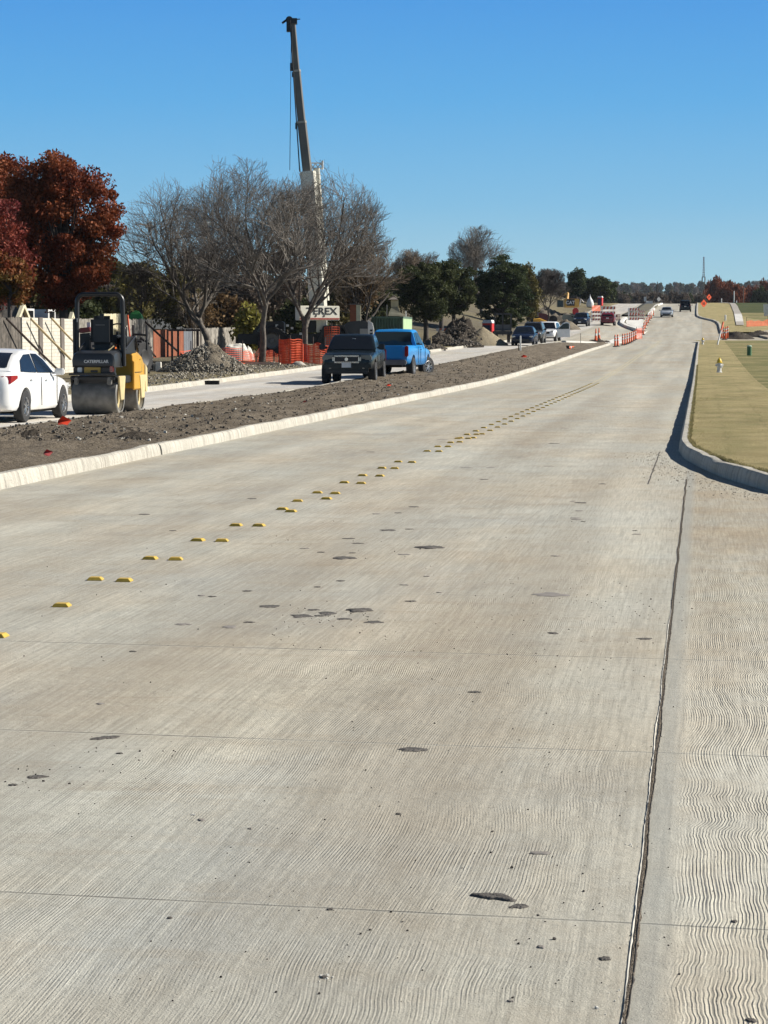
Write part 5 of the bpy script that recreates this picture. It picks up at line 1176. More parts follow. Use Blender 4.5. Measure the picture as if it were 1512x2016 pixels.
# ---------------------------------------------------------------- site clutter on the left
v = T_at(300, 92); t = thing('concrete_block', 'grey concrete block with a square hole, left of the white one', 'block', v)
s_ = SZ(12, 92)
MB().box((0, 0, .16), (s_, .5, .32)).build('block', mat('grey_block', (.28, .27, .24), .9), t, bevel=.01); MB().box((0, -.26, .15), (.17, .02, .19)).build('core_hole', M_UNDER, t)
v = T_at(313, 92); tag(MB().box((0, 0, .19), (s_ * .85, .4, .38)).build('concrete_block', mat('white_block', (.66, .64, .58), .9), bevel=.01), 'white concrete block right of the grey one with a hole', 'block').location = v
v = T_at(340, 96); t = thing('steel_frame', 'dark rusty steel goalpost frame standing in the rubble', 'frame', v)
w1 = SZ(11, 96); w2_ = SZ(49, 96); hh = hz(340, 650, 96).z - v.z
for x, y in ((0, 0), (w1, .2), (w2_, .4)): MB().box((x, y, hh / 2 - .2), (.09, .09, hh + .4)).build('post', M_STL, t)
MB().box((w2_ / 2, .1, hh), (w2_ + .3, .10, .09)).build('top_beam', M_STL, t); MB().box((w2_ / 2, .3, hh), (.08, 1.2, .08)).build('cross_beam', M_STL, t)
for i, (a, b, y_, lb) in enumerate((((483, 714), (552, 716), 104, 'long pale timber plank on the soil before the orange mesh'), ((470, 712), (530, 715), 105, 'second timber plank behind the long pale one'), ((430, 690), (447, 712), 101, 'short timber plank tilted against the orange mesh'))):
    A = hz(*a, y_); B = hz(*b, y_ - 1); A.z = max(A.z, tz(A.x, A.y) + .15); B.z = max(B.z, tz(B.x, B.y) + .15); m_ = (A + B) / 2
    o = MB().tube([A - m_, B - m_], .055, 4).build('timber_plank', M_LUM if i else mat('pale_plank', (.60, .54, .42), .8)); o.location = m_; tag(o, lb, 'plank', 'planks by the mesh fence')
for px, Y, w_, h_, lb in ((462, 112, 1.3, .8, 'white rubbled block of concrete behind the orange mesh'), (487, 114, .6, .6, 'small white concrete lump right of the larger one')):
    v = T_at(px, Y); lump('concrete_lump', lb, 'concrete lump', tuple(v), w_ * 1.3, .8, h_, mat('white_block', (.66, .64, .58), .9), px, 14, .25, power=4)
v = T_at(588, 103); lump('boulder', 'pale rounded boulder at the foot of the forking bare tree', 'boulder', tuple(v), .75, .6, .22, mat('pale_stone', (.38, .35, .30), .9), 77, 14, .1, power=3)
v = T_at(606, 108)
# wheel loader parts seen behind the roller
v = T_at(262, 84); t = thing('wheel_loader', 'loader with a big tyre and black frame behind the yellow roller side', 'loader', v, rz=R(8))
g = lambda px, py, dy=0: hz(px, py, 84 + dy) - v
wh = MB().lathe([(.34, -.2), (.58, -.22), (.66, -.12), (.66, .12), (.58, .22), (.34, .2)], (0, 0, 0), 'Y', 28, cap=False)
for k in range(20): an = 6.2832 * k / 20; wh.box((.66 * math.cos(an), 0, .66 * math.sin(an)), (.07, .4, .06), ry=-an)
o = wh.build('wheel', M_TYRE, t); o.location = (.28, 0, .68); o.rotation_euler = (0, 0, R(60)); MB().lathe([(.34, -.18), (.30, -.24), (.1, -.14), (.01, -.14)], (0, 0, 0), 'Y', 22, cap=False).build('rim', mat('dark_rim', (.05, .05, .05), .6), o, smooth=True)
MB().tube([g(262, 658), g(289, 660)], .04, 6).tube([g(262, 671), g(289, 672)], .04, 6).tube([g(288, 640), g(289, 690)], .04, 6).tube([g(262, 640), g(262, 700)], .05, 6).build('frame', M_MBLK, t)
MB().prism([(g(243, 620).x, g(243, 620).z), (g(250, 619).x, g(250, 618).z), (g(253, 640).x, g(253, 640).z), (g(243, 643).x, g(243, 643).z)], -.1, .1).build('arm_plate', WCREAM, t)
MB().tube([g(249, 620, -.3), g(257, 700, -.3)], .035, 6).build('hydraulic_arm', M_ORG, t)
MB().lathe([(.02, 0), (.17, .08), (.22, .3), (.18, .5), (.04, .6)], tuple(g(254, 698)), n=16).build('orange_tank', M_ORG, t, smooth=True)
v = T_at(172, 80); t = thing('red_machine', 'dark red machine bonnet showing left of the roller seat', 'machine', v); g = lambda px, py: hz(px, py, 80) - v
MB().prism([(g(160, 656).x, g(160, 656).z), (g(182, 652).x, g(182, 652).z), (g(181, 645).x, g(181, 644).z), (g(160, 647).x, g(160, 646).z)], -.6, .6).build('bonnet', mat('dark_red_paint', (.20, .025, .02), .4), t, bevel=.02)
MB().prism([(g(160, 700).x, .02), (g(178, 700).x, .02), (g(180, 655).x, g(180, 655).z), (g(161, 657).x, g(161, 657).z)], -.5, .5).build('chassis', M_MBLK, t)
MB().box(g(175, 640), (.12, .2, .2)).build('exhaust', M_PLATE, t)
# ---------------------------------------------------------------- traffic control
M_BORG = mat('barrier_orange', (.78, .13, .03), .5); M_BWHT = mat('barrier_white', (.70, .69, .66), .5); M_RUBB = mat('black_rubber_base', (.02, .02, .02), .8)
def striped(w_, h_, n=8, tilt=.10):
    A, B = MB(), MB()
    for i in range(n):
        x0 = -w_ / 2 + w_ * i / n; x1 = x0 + w_ / n; q_ = (A if i % 2 else B)
        q_.prism([(x0, -h_ / 2), (x1, -h_ / 2), (min(x1 + tilt, w_ / 2), h_ / 2), (min(x0 + tilt, w_ / 2), h_ / 2)], -.015, .015)
    return A, B
def barricade(label, loc, rz, w_=1.4, H=1.05, dark=False, group='striped barricades'):
    t = thing('barricade', label, 'barricade', loc, rz, group)
    for s in (-1, 1):
        MB().box((s * w_ * .40, .04, H / 2), (.06, .05, H)).build('upright', M_BWHT, t); MB().box((s * w_ * .40, .0, .04), (.08, 1.1, .06)).build('foot', M_BWHT, t)
    for k in range(3):
        z = H * (.24 + .34 * k); A, B = striped(w_, H * .19)
        MB().box((0, 0.008, z), (w_, .02, H * .20)).build('rail', M_BWHT, t)
        xform(A, Matrix.Translation((0, -.02, z))).build('orange_stripes', mat('stripe_dark_orange', (.42, .09, .04), .6), t)
    return t
v = at(878, 674, .12); barricade('red and white striped barricade standing before the dark soil heap', v, 0, SZ(39, v.y), SZ(27, v.y))
for px, py, w_, h_, rz, lb in ((1174, 634, 22, 21, .1, 'striped barricade at the junction, left of the maroon hatchback'), (1197, 633, 28, 29, 0, 'tall striped barricade right behind the maroon hatchback'), (1247, 634, 22, 27, .15, 'striped barricade with a white board left of the island tubes'), (1262, 632, 14, 20, -.2, 'short striped barricade beside the island tubes'), (1216, 631, 10, 12, .3, 'low white barricade right of the maroon hatchback')):
    v = at(px, py); barricade(lb, v, rz, SZ(w_, v.y), SZ(h_, v.y))
v = at(1243, 633); tag(MB().box((0, -.15, SZ(23, v.y)), (SZ(15, v.y), .06, SZ(5, v.y))).box((-.4, -.15, SZ(11, v.y)), (.06, .06, SZ(22, v.y))).box((.4, -.15, SZ(11, v.y)), (.06, .06, SZ(22, v.y))).build('white_board', M_BWHT), 'plain white board on two legs leaning at a junction barricade', 'board').location = v
def tube_ch(label, loc, h=.95, rz=0, lean=0, group='orange lane tubes'):
    t = thing('lane_tube', label, 'traffic tube', loc, rz, group)
    MB().lathe([(.20, 0), (.20, .05), (.10, .09), (.06, .09)], n=10).build('base', M_RUBB, t)
    MB().lathe([(.085, .06), (.075, h * .9), (.05, h), (.02, h + .04)], n=10, cap=True).build('tube', M_BORG, t, smooth=True)
    for z in (.52, .76): MB().lathe([(.088, h * z), (.086, h * (z + .11))], n=10, cap=False).build('white_band', M_BWHT, t, smooth=True)
    if lean: t.rotation_euler = (lean, 0, rz)
    return t
tb = tube_ch('orange and white lane tube along the island edge', (0, 0, 0)); first = True
tubes = [(1211, 683), (1216, 682.3), (1226, 680), (1230.5, 679), (1235, 677.5), (1239.5, 675.8), (1243.5, 673.8), (1247.5, 671.5), (1251, 669), (1266.5, 659.5), (1267.5, 652), (1270, 647), (1273, 641), (1276, 636), (1279, 631), (1282, 627.5), (1286, 622)]
for px, py in tubes:
    v = at(px, py)
    if first: tb.location = v; first = False
    else: dup(tb, v, rnd.random() * 6)
def cone(label, loc, h=.72, lean=0, group=None):
    t = thing('traffic_cone', label, 'traffic cone', loc, group=group)
    MB().box((0, 0, .02), (.38, .38, .04)).build('base', M_RUBB, t); MB().lathe([(.14, .04), (.035, h)], n=14).build('cone', M_BORG, t, smooth=True); MB().lathe([(.105, h * .42), (.07, h * .66)], n=14, cap=False).build('white_band', M_BWHT, t, smooth=True)
    return t
v = at(1173, 671, .12); cone('tall dark orange cone in the soil at the median tip', v, 1.1, group='cones at the median tip')
v = at(1179, 670, .12); cone('pale faded orange cone right of the dark one at the median tip', v, 1.15, group='cones at the median tip')
v = at(1118, 686, .25); cone('knocked-over orange cone on the far end of the median', v, .5).rotation_euler = (0, R(75), .4)
for i, (px, py, lb) in enumerate(((1424, 669, 'leftmost orange and white tube at the lawn corner past the street'), (1428.5, 669, 'second orange and white tube at the lawn corner past the street'), (1432, 667, 'tilted third orange and white tube at the lawn corner'), (1420, 666.5, 'orange tube nearest the road at the lawn corner past the street'))):
    v = at(px, py); tube_ch(lb, v, 1.25 if i < 3 else 1.0, lean=.06 * i, group='tubes at the lawn corner')
A = at(1412.5, 679, .17); B = hz(1424, 634, A.y + 1); o = MB().tube([(0, 0, 0), (B - A) * .62], .06, 8).build('leaning_pole', M_BWHT); o.location = A; tag(o, 'leaning white pole with an orange top at the lawn corner', 'pole')
MB().tube([(B - A) * .62, (B - A)], .075, 8).build('orange_tip', M_BORG, o)
M_SIGN = mat('orange_sign', (.85, .10, .02), .5)
def diamond(label, px, py, Y, r_, m, art=0, posts=True, gz=None):
    c = hz(px, py, Y); g0 = T_at(px, Y, .15) ; t = thing('warning_sign', label, 'road sign', (c.x, Y, g0.z), R(32)); z = c.z - g0.z; r_ = SZ(r_, Y)
    p_ = MB().prism([(-r_, z), (0, z - r_), (r_, z), (0, z + r_)], -.02, .02).build('sign_face', m, t)
    if art == 1: MB().box((0, -.03, z + r_ * .1), (r_ * .5, .02, r_ * .18)).box((-r_ * .15, -.03, z - r_ * .05), (r_ * .16, .02, r_ * .5)).box((r_ * .22, -.03, z + .2 * r_), (r_ * .14, .02, r_ * .3)).build('symbol', M_MBLK, p_)
    if art == 2:
        for x in (-.22, .18): MB().box((x * r_, -.03, z), (r_ * .2, .02, r_ * .62)).build('symbol', M_MBLK, p_)
    MB().tube([(0, .04, 0), (0, .04, z)], .04, 6).tube([(-.5, .04, .02), (.5, .04, .02)], .03, 5).build('post', M_STL, t)
    return t
diamond('orange diamond sign with a black symbol, the higher one on the hill', 1396, 585, 445, 6.4, M_SIGN, 1)
diamond('orange diamond sign with two black bars, the lower one by the road', 1385.5, 597.5, 405, 8.2, M_SIGN, 2)
diamond('grey diamond sign seen from behind left of the silver sedan', 1297, 589, 480, 5, mat('sign_back', (.30, .30, .30), .5, metal=.4))
v = T_at(1132, 275); t = thing('stop_paddle', 'red sign seen above the dark navy suv', 'road sign', v); c = hz(1133, 613, 275) - v; r_ = SZ(6.5, 275)
MB().prism([(c.x + r_ * math.cos(R(22.5 + 45 * k)), c.z + r_ * 1.15 * math.sin(R(22.5 + 45 * k))) for k in range(8)], -.02, .02).build('sign_face', mat('sign_red', (.42, .02, .02), .5), t); MB().tube([(c.x, .05, 0), (c.x, .05, c.z)], .04, 6).build('post', M_STL, t)
v = T_at(1276, 440, .2); t = thing('message_board', 'white board on legs on the far median', 'board', v); k = SZ(1, 440)
MB().box((0, 0, hz(1276, 595, 440).z - v.z), (14 * k, .15, 5.5 * k)).build('board', M_BWHT, t)
for x in (-5, 5): MB().tube([(x * k, 0, 0), (x * k, 0, hz(1276, 595, 440).z - v.z)], .06, 6).build('leg', M_BWHT, t)
MB().box((-8 * k, 0, .9), (4 * k, .8, .9)).build('cabinet', M_PLATE, t)
# portable toilets
def toilet(label, px, Y, top, side='red'):
    v = T_at(px, Y); h_ = hz(px, top, Y).z - v.z; w_ = SZ(24, Y) if Y < 250 else SZ(11, Y); t = thing('portable_toilet', label, 'portable toilet', v, rz=-.35, group='portable toilets')
    mr = mat('toilet_red', (.60, .03, .03), .5); mn = mat('toilet_blue', (.02, .03, .08), .5)
    MB().box((0, 0, (h_ - .25) / 2), (w_ * .82, w_ * .82, h_ - .25)).build('cabin', mr, t, bevel=.02)
    MB().box((-w_ * .05, -w_ * .42, (h_ - .35) / 2), (w_ * .62, .03, h_ - .5)).build('door', mn, t)
    MB().loft([[(-w_ * .45, -w_ * .45, h_ - .26), (w_ * .45, -w_ * .45, h_ - .26), (w_ * .45, w_ * .45, h_ - .26), (-w_ * .45, w_ * .45, h_ - .26)], [(-w_ * .32, -w_ * .32, h_), (w_ * .32, -w_ * .32, h_), (w_ * .32, w_ * .32, h_), (-w_ * .32, w_ * .32, h_)]]).build('roof', M_BWHT, t)
toilet('red portable toilet with white roof behind the sand pile', 961, 184, 630); toilet('red portable toilet with white roof by the hill crest on the left', 1180, 420, 583)
v = T_at(1160, 400); tag(MB().lathe([(.1, 0), (.62, .2), (.68, .8), (.5, 1.3), (.2, 1.75), (.06, 2.2), (.02, 2.4)], n=18).build('white_tank', M_BWHT, smooth=True), 'white bag shaped tank left of the far portable toilet', 'tank').location = v
# excavator
def excavator():
    Y = 300; v = T_at(1122, Y, .1); t = thing('excavator', 'yellow tracked excavator with a black panel at its back, on the dirt yard', 'excavator', v)
    g = lambda px, py, dy=0: hz(px, py, Y + dy) - v; zc = g(1120, 597)
    a, b = g(1110, 590).x, g(1139, 590).x
    MB().box(((a + b) / 2, 0, zc.z), (b - a, 2.2, SZ(17, Y))).build('house', M_YEL, t, bevel=.08)
    a, b = g(1114.5, 596), g(1130, 596); cp = MB().box(((a.x + b.x) / 2, -1.13, a.z + .02), (b.x - a.x, .06, SZ(13, Y))).build('rear_panel', M_MBLK, t)
    xform(text_mb('CAT', .62, .01, .012), Matrix.Translation(((a.x + b.x) / 2 - .05, -1.18, a.z - .02))).build('lettering', M_BWHT, cp)
    MB().box((g(1102, 590).x, -.2, g(1102, 598).z), (.8, 1.2, .9)).build('cab', M_GLASS, t)
    for s in (-1, 1): MB().prism([(-1.7, .12), (-1.4, 0), (1.4, 0), (1.7, .12), (1.75, .45), (1.5, .7), (-1.5, .7), (-1.75, .45)], s * .8 - .25 + .3, s * .8 + .25 + .3).build('track', M_RUBB, t)
    MB().tube([g(1116, 592, 1), g(1118, 577, 1.5)], [.25, .16], 8).tube([g(1118, 577, 1.5), g(1103, 583, 3)], [.14, .12], 6).build('boom', M_YEL, t)
    MB().tube([g(1141, 600, -1), g(1144, 588, -1), g(1149, 595, -1)], .08, 6).build('hand_rail', M_BWHT, t)
    return t
excavator()
v = T_at(1072, 268); t = thing('tractor', 'maroon tractor with an upright grey cab behind the parked white suv', 'tractor', v); g = lambda px, py, dy=0: hz(px, py, 268 + dy) - v
MB().prism([(g(1058, 632).x, g(1058, 634).z), (g(1096, 634).x, g(1096, 640).z), (g(1092, 624).x, g(1092, 628).z), (g(1074, 617).x, g(1074, 618).z), (g(1060, 616).x, g(1060, 616).z)], -.7, .7).build('body', mat('dull_maroon', (.16, .035, .04), .5), t, bevel=.03)
cb_ = MB().box(g(1045, 625), (SZ(13, 268), 1.2, SZ(17, 268))).build('cab', mat('cab_grey', (.16, .16, .15), .5), t); MB().box(g(1045, 625, -.62), (SZ(9, 268), .04, SZ(12, 268))).build('cab_window', M_GLASS, cb_)
for px, r_ in ((1048, .65), (1088, .5)):
    o = MB().lathe([(r_ * .5, -.2), (r_, -.18), (r_, .18), (r_ * .5, .2)], (0, 0, 0), 'Y', 20).build('wheel', M_TYRE, t); o.location = (g(px, 600).x, -.7, r_)
v = T_at(1066, 240); o = MB().tube([hz(1050, 631, 240) - v, hz(1062, 630.5, 240) - v, hz(1083, 637, 240) - v], [.16, .24, .10], 8).build('boom_arm', M_YEL, smooth=True); o.location = v
tag(o, 'long yellow boom arm reaching out above the parked white suv', 'boom'); MB().tube([hz(1052, 631, 240) - v, Vector((hz(1052, 631, 240).x - v.x, 0, 0))], .08, 6).build('stand', M_STL, o)
v = T_at(1119, 262); tag(MB().box((0, 0, .0), (SZ(26, 262), .5, .5), ).prism([(-.9, .25), (.9, .25), (.7, .7), (-.7, .7)], -.12, .12).build('concrete_barrier', mat('cream_concrete', (.55, .50, .36), .85)), 'low cream concrete barrier left of the dark navy suv', 'barrier').location = (v.x, v.y, v.z + .5)
for i, (px, Y, w_, d_, h_, lb) in enumerate(((1110, 285, 5.5, 6, .9, 'tan soil bank under the excavator tracks'), (1112, 245, 3.4, 5, 1.0, 'grey spoil heap left of the dark navy suv'), (1075, 300, 6, 6, 1.6, 'grey soil bank behind the maroon tractor'), (1150, 310, 3, 6, .9, 'green-grey weedy heap right of the red sign'))):
    lump('spoil_bank', lb, 'soil pile', tuple(T_at(px, Y)), w_, d_, h_, M_DIRT2, 90 + i, 22, .25)
# stake truck behind the sand
v = T_at(990, 180); t = thing('stake_trailer', 'black stake body trailer with tall end rack behind the navy sedan', 'trailer', v); g = lambda px, py, dy=0: hz(px, py, 180 + dy) - v
MB().box((0, 1.5, g(990, 655).z), (SZ(34, 180), 4, .28)).build('deck', M_MBLK, t)
r2 = MB()
for px in (974, 990, 1006): r2.box(((g(px, 640).x), 0, (g(px, 618).z) / 2 + .3), (.09, .09, g(px, 618).z - .5))
r2.box((0, 0, g(990, 618).z), (SZ(34, 180), .09, .12)); r2.build('rack', mat('dark_grey_steel', (.06, .06, .06), .6), t)
MB().box((0, .1, g(990, 645).z), (SZ(32, 180), .08, SZ(12, 180))).build('end_board', mat('panel_grey', (.12, .12, .12), .6), t)
for s in (-1, 1):
    o = MB().lathe([(.18, -.12), (.38, -.12), (.38, .12), (.18, .12)], (0, 0, 0), 'X', 20).build('wheel', M_TYRE, t); o.location = (s * .5, 1.2, .38)
# posts, hydrants, pedestals
def hydrant(label, px, py, h_):
    v = at(px, py, .165); k = h_ / .75; t = thing('fire_hydrant', label, 'fire hydrant', v, rz=R(20), group='fire hydrants', s=k)
    wb = mat('hydrant_white', (.72, .71, .68), .4); yb = mat('hydrant_yellow', (.75, .50, .03), .4)
    MB().lathe([(.15, -.05), (.15, .03), (.105, .04), (.10, .44), (.125, .45), (.125, .48), (.10, .485)], n=20).build('barrel', wb, t, smooth=True)
    MB().lathe([(.15, .47), (.15, .50), (.12, .52), (.105, .60), (.06, .67), (.035, .69), (.03, .74), (.01, .74)], n=20).build('bonnet', yb, t, smooth=True)
    for s in (-1, 1): MB().lathe([(.05, .08 * s), (.05, .15 * s), (.062, .15 * s), (.062, .19 * s), (.02, .2 * s)], (0, 0, .36), 'X', 12).build('outlet', wb, t, smooth=True)
    MB().lathe([(.065, -.08), (.065, -.15), (.08, -.15), (.08, -.20), (.025, -.21)], (0, 0, .30), 'Y', 12).build('outlet', wb, t, smooth=True)
hydrant('white fire hydrant with a yellow top, the near one on the lawn', 1416, 733.5, SZ(30, at(1416, 733, .16).y)); hydrant('small far white fire hydrant at the lawn corner', 1383.5, 678, SZ(14, at(1383, 678, .16).y))
def postlike(name, label, px, py, hpx, wpx, m, h=.16, cat='post', cap=None, Y=None):
    v = at(px, py, h) if Y is None else T_at(px, Y, h); k = v.y / FPX; t = thing(name, label, cat, v); H = hpx * k; r_ = wpx * k / 2
    MB().lathe([(r_, -.1), (r_, H * .93), (r_ * .8, H * .98), (r_ * .3, H)], n=14).build('post_body', m, t, smooth=True)
    if cap: MB().lathe([(r_ * 1.08, H * .86), (r_ * 1.08, H * .94), (r_ * .8, H * 1.0), (r_ * .2, H * 1.01)], n=14).build('cap', cap, t, smooth=True)
    return t
postlike('utility_pedestal', 'short green utility pedestal on the right hand lawn', 1475, 700, 20, 9, mat('pedestal_green', (.05, .16, .07), .5), cat='pedestal', cap=mat('pale_green_cap', (.40, .52, .40), .5))
postlike('marker_post', 'white marker stub on the hill lawn below the sidewalk bend', 1428, 631, 11, 3.4, M_BWHT, .2)
postlike('marker_post', 'small white post on the hill crest left of the sidewalk', 1417.5, 598.5, 9, 2, M_BWHT, .2, Y=455)
postlike('marker_post', 'tiny white post on the hill crest right of the sidewalk', 1447, 597.5, 4, 2, M_BWHT, .2, Y=462)
postlike('pole', 'tall white pole beside the sidewalk on the hill crest', 1442, 597, 23, 2.2, M_BWHT, .2, Y=462, cat='pole')
postlike('utility_pole', 'wooden pole right of the sidewalk on the hill crest', 1460.5, 597, 32, 1.6, M_POSTG, .2, Y=480, cat='pole')
postlike('lamp_pole', 'dark lamp pole cut by the right edge on the hill', 1508.5, 600, 50, 1.6, M_STL, .2, Y=420, cat='pole')
postlike('utility_pole', 'dark utility pole standing above the valley trees', 1291.5, 600, 60, 2, M_STL, 0, Y=540, cat='pole')
postlike('utility_pole', 'thin grey pole above the valley trees left of the dark one', 1228, 600, 52, 1.4, M_POSTG, 0, Y=640, cat='pole')
postlike('delineator_post', 'white delineator post on the median before the parked sedans', 1024.5, 693, 32, 3, M_BWHT, .12)
postlike('survey_stake', 'thin wooden survey stake left of the striped barricade', 848.5, 683, 20, 2, M_LUM, .12, cat='stake')
postlike('survey_stake', 'thin wire stake on the median right of the white suv', 1143, 678, 22, .9, M_STL, .12, cat='stake')
postlike('survey_stake', 'short dark stake left of the delineator post', 1021, 693, 16, 2, M_STL, .12, cat='stake')
v = at(1509, 622, .2); tag(MB().box((0, 0, 1.1), (.75, .6, 1.1)).box((0, 0, .3), (.6, .5, .6)).build('utility_box', M_BWHT), 'white utility box cut by the right edge on the hill lawn', 'box').location = v
# radio mast on the horizon
Y = 2300; v = T_at(1382, Y, 0); t = thing('radio_mast', 'thin red and white lattice mast on the horizon', 'mast', v); H = hz(1382, 506, Y).z - v.z; H2 = hz(1382, 545, Y).z - v.z
mb = MB(); mr = MB(); w_ = SZ(3.4, Y)
for i in range(16):
    z0, z1 = H2 + (H - H2) * i / 16, H2 + (H - H2) * (i + 1) / 16; q_ = (mr if i % 2 else mb); ww = w_ / 2 * (1 - .7 * i / 16)
    for s in (-1, 1): q_.tube([(s * ww, 0, z0), (s * ww, 0, z1)], .35, 4)
    q_.tube([(-ww, 0, z0), (ww, 0, z1)], .25, 4)
mb.build('white_sections', M_BWHT, t); mr.build('red_sections', mat('mast_red', (.40, .08, .05), .6), t)
MB().tube([(-w_ * .8, 0, 0), (-w_ * .8, 0, H2)], .6, 5).tube([(w_ * .8, 0, 0), (w_ * .8, 0, H2)], .6, 5).tube([(-w_ * .8, 0, H2), (w_ * .8, 0, H2)], .5, 5).build('base_masts', M_POSTG, t)
# ---------------------------------------------------------------- small things on the median
def scrap(label, px, py, s, m, name='survey_flag', cat='flag', h=.19, hs=1.0):
    v = at(px, py, h); v.z = med_z(v.x, v.y); rg = random.Random(px); mb = MB(); pts = [(-s * .5, 0, s * .35 * hs), (-s * .1, -.05, s * .75 * hs), (s * .5, .03, s * .4 * hs), (s * .2, -.1, .0), (-s * .4, -.08, .0), (0, .1, .02)]
    mb.add(pts, [(0, 1, 5), (1, 2, 5), (2, 3, 5), (3, 4, 5), (4, 0, 5), (0, 1, 2), (0, 2, 3), (0, 3, 4)]); o = mb.build(name, m); o.location = v; return tag(o, label, cat, 'red marker flags on the median')
M_FLAG = mat('flag_red', (.75, .06, .02), .6)
scrap('crumpled red plastic flag on the median near the white sedan front wheel', 127, 836, .24, M_FLAG); scrap('small dull red scrap at the near left of the median', 95, 892, .12, mat('dull_red_scrap', (.35, .06, .06), .7))
scrap('faded orange scrap on the median below the blue pickup', 766, 760, .16, M_FLAG, hs=.5); scrap('orange marker flag on the median by the delineator post', 1032, 704, .35, M_FLAG, hs=.6)
scrap('dull red scrap in the middle of the median', 601, 790, .12, mat('dull_red_scrap', (.35, .06, .06), .7), hs=.6)
for px, py, w_, h_, lb in ((60, 856, .60, .11, 'dark spiky clump of mud on the median by the sedan rear wheel'), (270, 858, .7, .10, 'flat dark clump of mud on the median near the kerb'), (285, 820, .35, .10, 'pale brown clump of stone and mud near the roller'), (235, 845, .5, .08, 'ragged low clump of mud in mid median'), (380, 822, .6, .1, 'low clump of mud right of the roller front')):
    v = at(px, py, .19); lump('mud_clump', lb, 'mud clump', (v.x, v.y, med_z(v.x, v.y) - .02), w_, w_ * 1.4, h_ * 1.1, M_DARKSOIL if 'pale' not in lb else M_DIRT2, px, 16, .5, group='mud clumps on the median')
v = at(415, 757, .0); tag(MB().box((0, 0, .07), (.62, .35, .13)).build('inlet_slot', M_UNDER), 'dark inlet slot in the far kerb below the rubble pile', 'drain').location = (v.x - .02, v.y, v.z)
# ---------------------------------------------------------------- road buttons, splats
M_BUT = mat('yellow_button', (.55, .37, .06), .45, var=.1, scale=20)
def button():
    mb = MB(); a, b, h_ = .054, .048, .022
    mb.loft([[(-a, -b, 0), (a, -b, 0), (a, b, 0), (-a, b, 0)], [(-a, -b, .004), (a, -b, .004), (a, b, .004), (-a, b, .004)], [(-a * .72, -b * .80, h_), (a * .66, -b * .80, h_), (a * .66, b * .80, h_), (-a * .72, b * .80, h_)]])
    o = mb.build('road_button', M_BUT, bevel=.002); return tag(o, 'raised yellow marker button on the centre line of the road', 'road marker', 'yellow centre line buttons')
b0 = button(); first = True
near = [(122, 1194), (188, 1142), (245, 1144.5), (296, 1101), (346, 1102.5), (390, 1065), (437, 1066), (465, 1035.5), (510, 1036), (556, 1003.5), (573, 1008), (586, 987.5), (643, 983), (625, 971), (660, 972.5), (678, 951), (711, 952.5), (714, 937), (748, 938), (752, 922.5), (777, 923), (784, 910), (811, 911), (841, 889), (864, 889.5), (-4, 1254), (862, 880), (882, 880), (906, 863), (887, 872), (905, 871), (920, 856), (938, 856), (922, 864)]
Y = 38.0; k = 0
while Y < 96 and len(near) < 96:
    for du in (-.12, .12):
        p = G(-4.03 + .02 + du, Y + du); c = ray(0, 0); near.append(('w', p))
    k += 1; Y += 1.52
for q_ in near:
    v = q_[1] if q_[0] == 'w' else at(*q_)
    o = b0 if first else dup(b0)
    o.location = (v.x, v.y, v.z + .001); o.rotation_euler = (0, 0, -ROADA + rnd.uniform(-.1, .1)); first = False
M_YLINE = mat('faded_yellow_paint', (.44, .395, .27), .8, var=.15, scale=3)
for du in (-.14, .06): tag(strip('yellow_line', UL(-4.02 + du), UL(-3.94 + du), 78, 215, .005, M_YLINE, 1), kind='structure')
M_TAR = mat('dried_mud', (.055, .050, .046), .95, c2=(.13, .118, .105), scale=9, bump=.6, bscale=60); M_TARL = mat('pale_dried_mud', (.18, .165, .15), .9, c2=(.24, .22, .20), scale=12)
def splat(px, py, wpx, ratio=None, m=None, rz=0, h_=.004, lab=None):
    v = at(px, py); k = v.y / FPX; a = wpx * k / 2; rg = random.Random(int(px * 7 + py)); asp = rg.uniform(.7, 1.2) if ratio is None else ratio
    n = 30; ring = []
    for i in range(n):
        t_ = 2 * math.pi * i / n; r_ = 1 + .55 * mnoise.noise(Vector((math.cos(t_) * 1.6, math.sin(t_) * 1.6, px * .37))) + .30 * mnoise.noise(Vector((math.cos(t_) * 5, math.sin(t_) * 5, px * .11)))
        ring.append((a * r_ * math.cos(t_), a * asp * r_ * math.sin(t_)))
    mb = MB(); lv = []
    for s, z in ((1, .001), (.93, h_ * .6), (.72, h_), (.35, h_ * .9)):
        lv.append([(x * s, y * s, z + (rg.uniform(-.15, .25) * h_ if z > .002 else 0)) for x, y in ring])
    mb.loft(lv, cap=False); mb.add(lv[-1], [tuple(range(n))])
    o = mb.build('mud_splat', m or M_TAR, smooth=2); o.location = v; o.rotation_euler = (0, 0, rz); tag(o, lab or 'small dark cake of dried mud on the road concrete', 'mud splat', 'dried mud cakes on the road'); return o
splat(970, 1767, 80, .55, rz=-.5, h_=.007, lab='largest dried mud cake, slanting, nearest the long joint'); splat(1022, 1785, 40, .7, rz=.3, lab='dried mud cake just right of the largest slanting one')
splat(1064, 1680, 50, .45, M_TARL, rz=.1, lab='pale thin mud cake near the long joint'); splat(815, 1476, 55, .75, lab='dark mud cake lying on a faint cross joint in mid road'); splat(207, 1453, 68, .4, rz=.5, lab='long dark mud cake on the left side of the road')
splat(75, 1530, 42, .8, lab='dark mud cake near the left edge of the photo'); splat(25, 1546, 16)
splat(848, 1078, 56, 1.0, h_=.009, lab='big round dark mud cake in mid road'); splat(676, 1099, 48, 1.1, h_=.007, lab='dark mud cake left of the big round one'); splat(1083, 1171, 78, .9, M_TARL, lab='wide grey mud cake in the right lane')
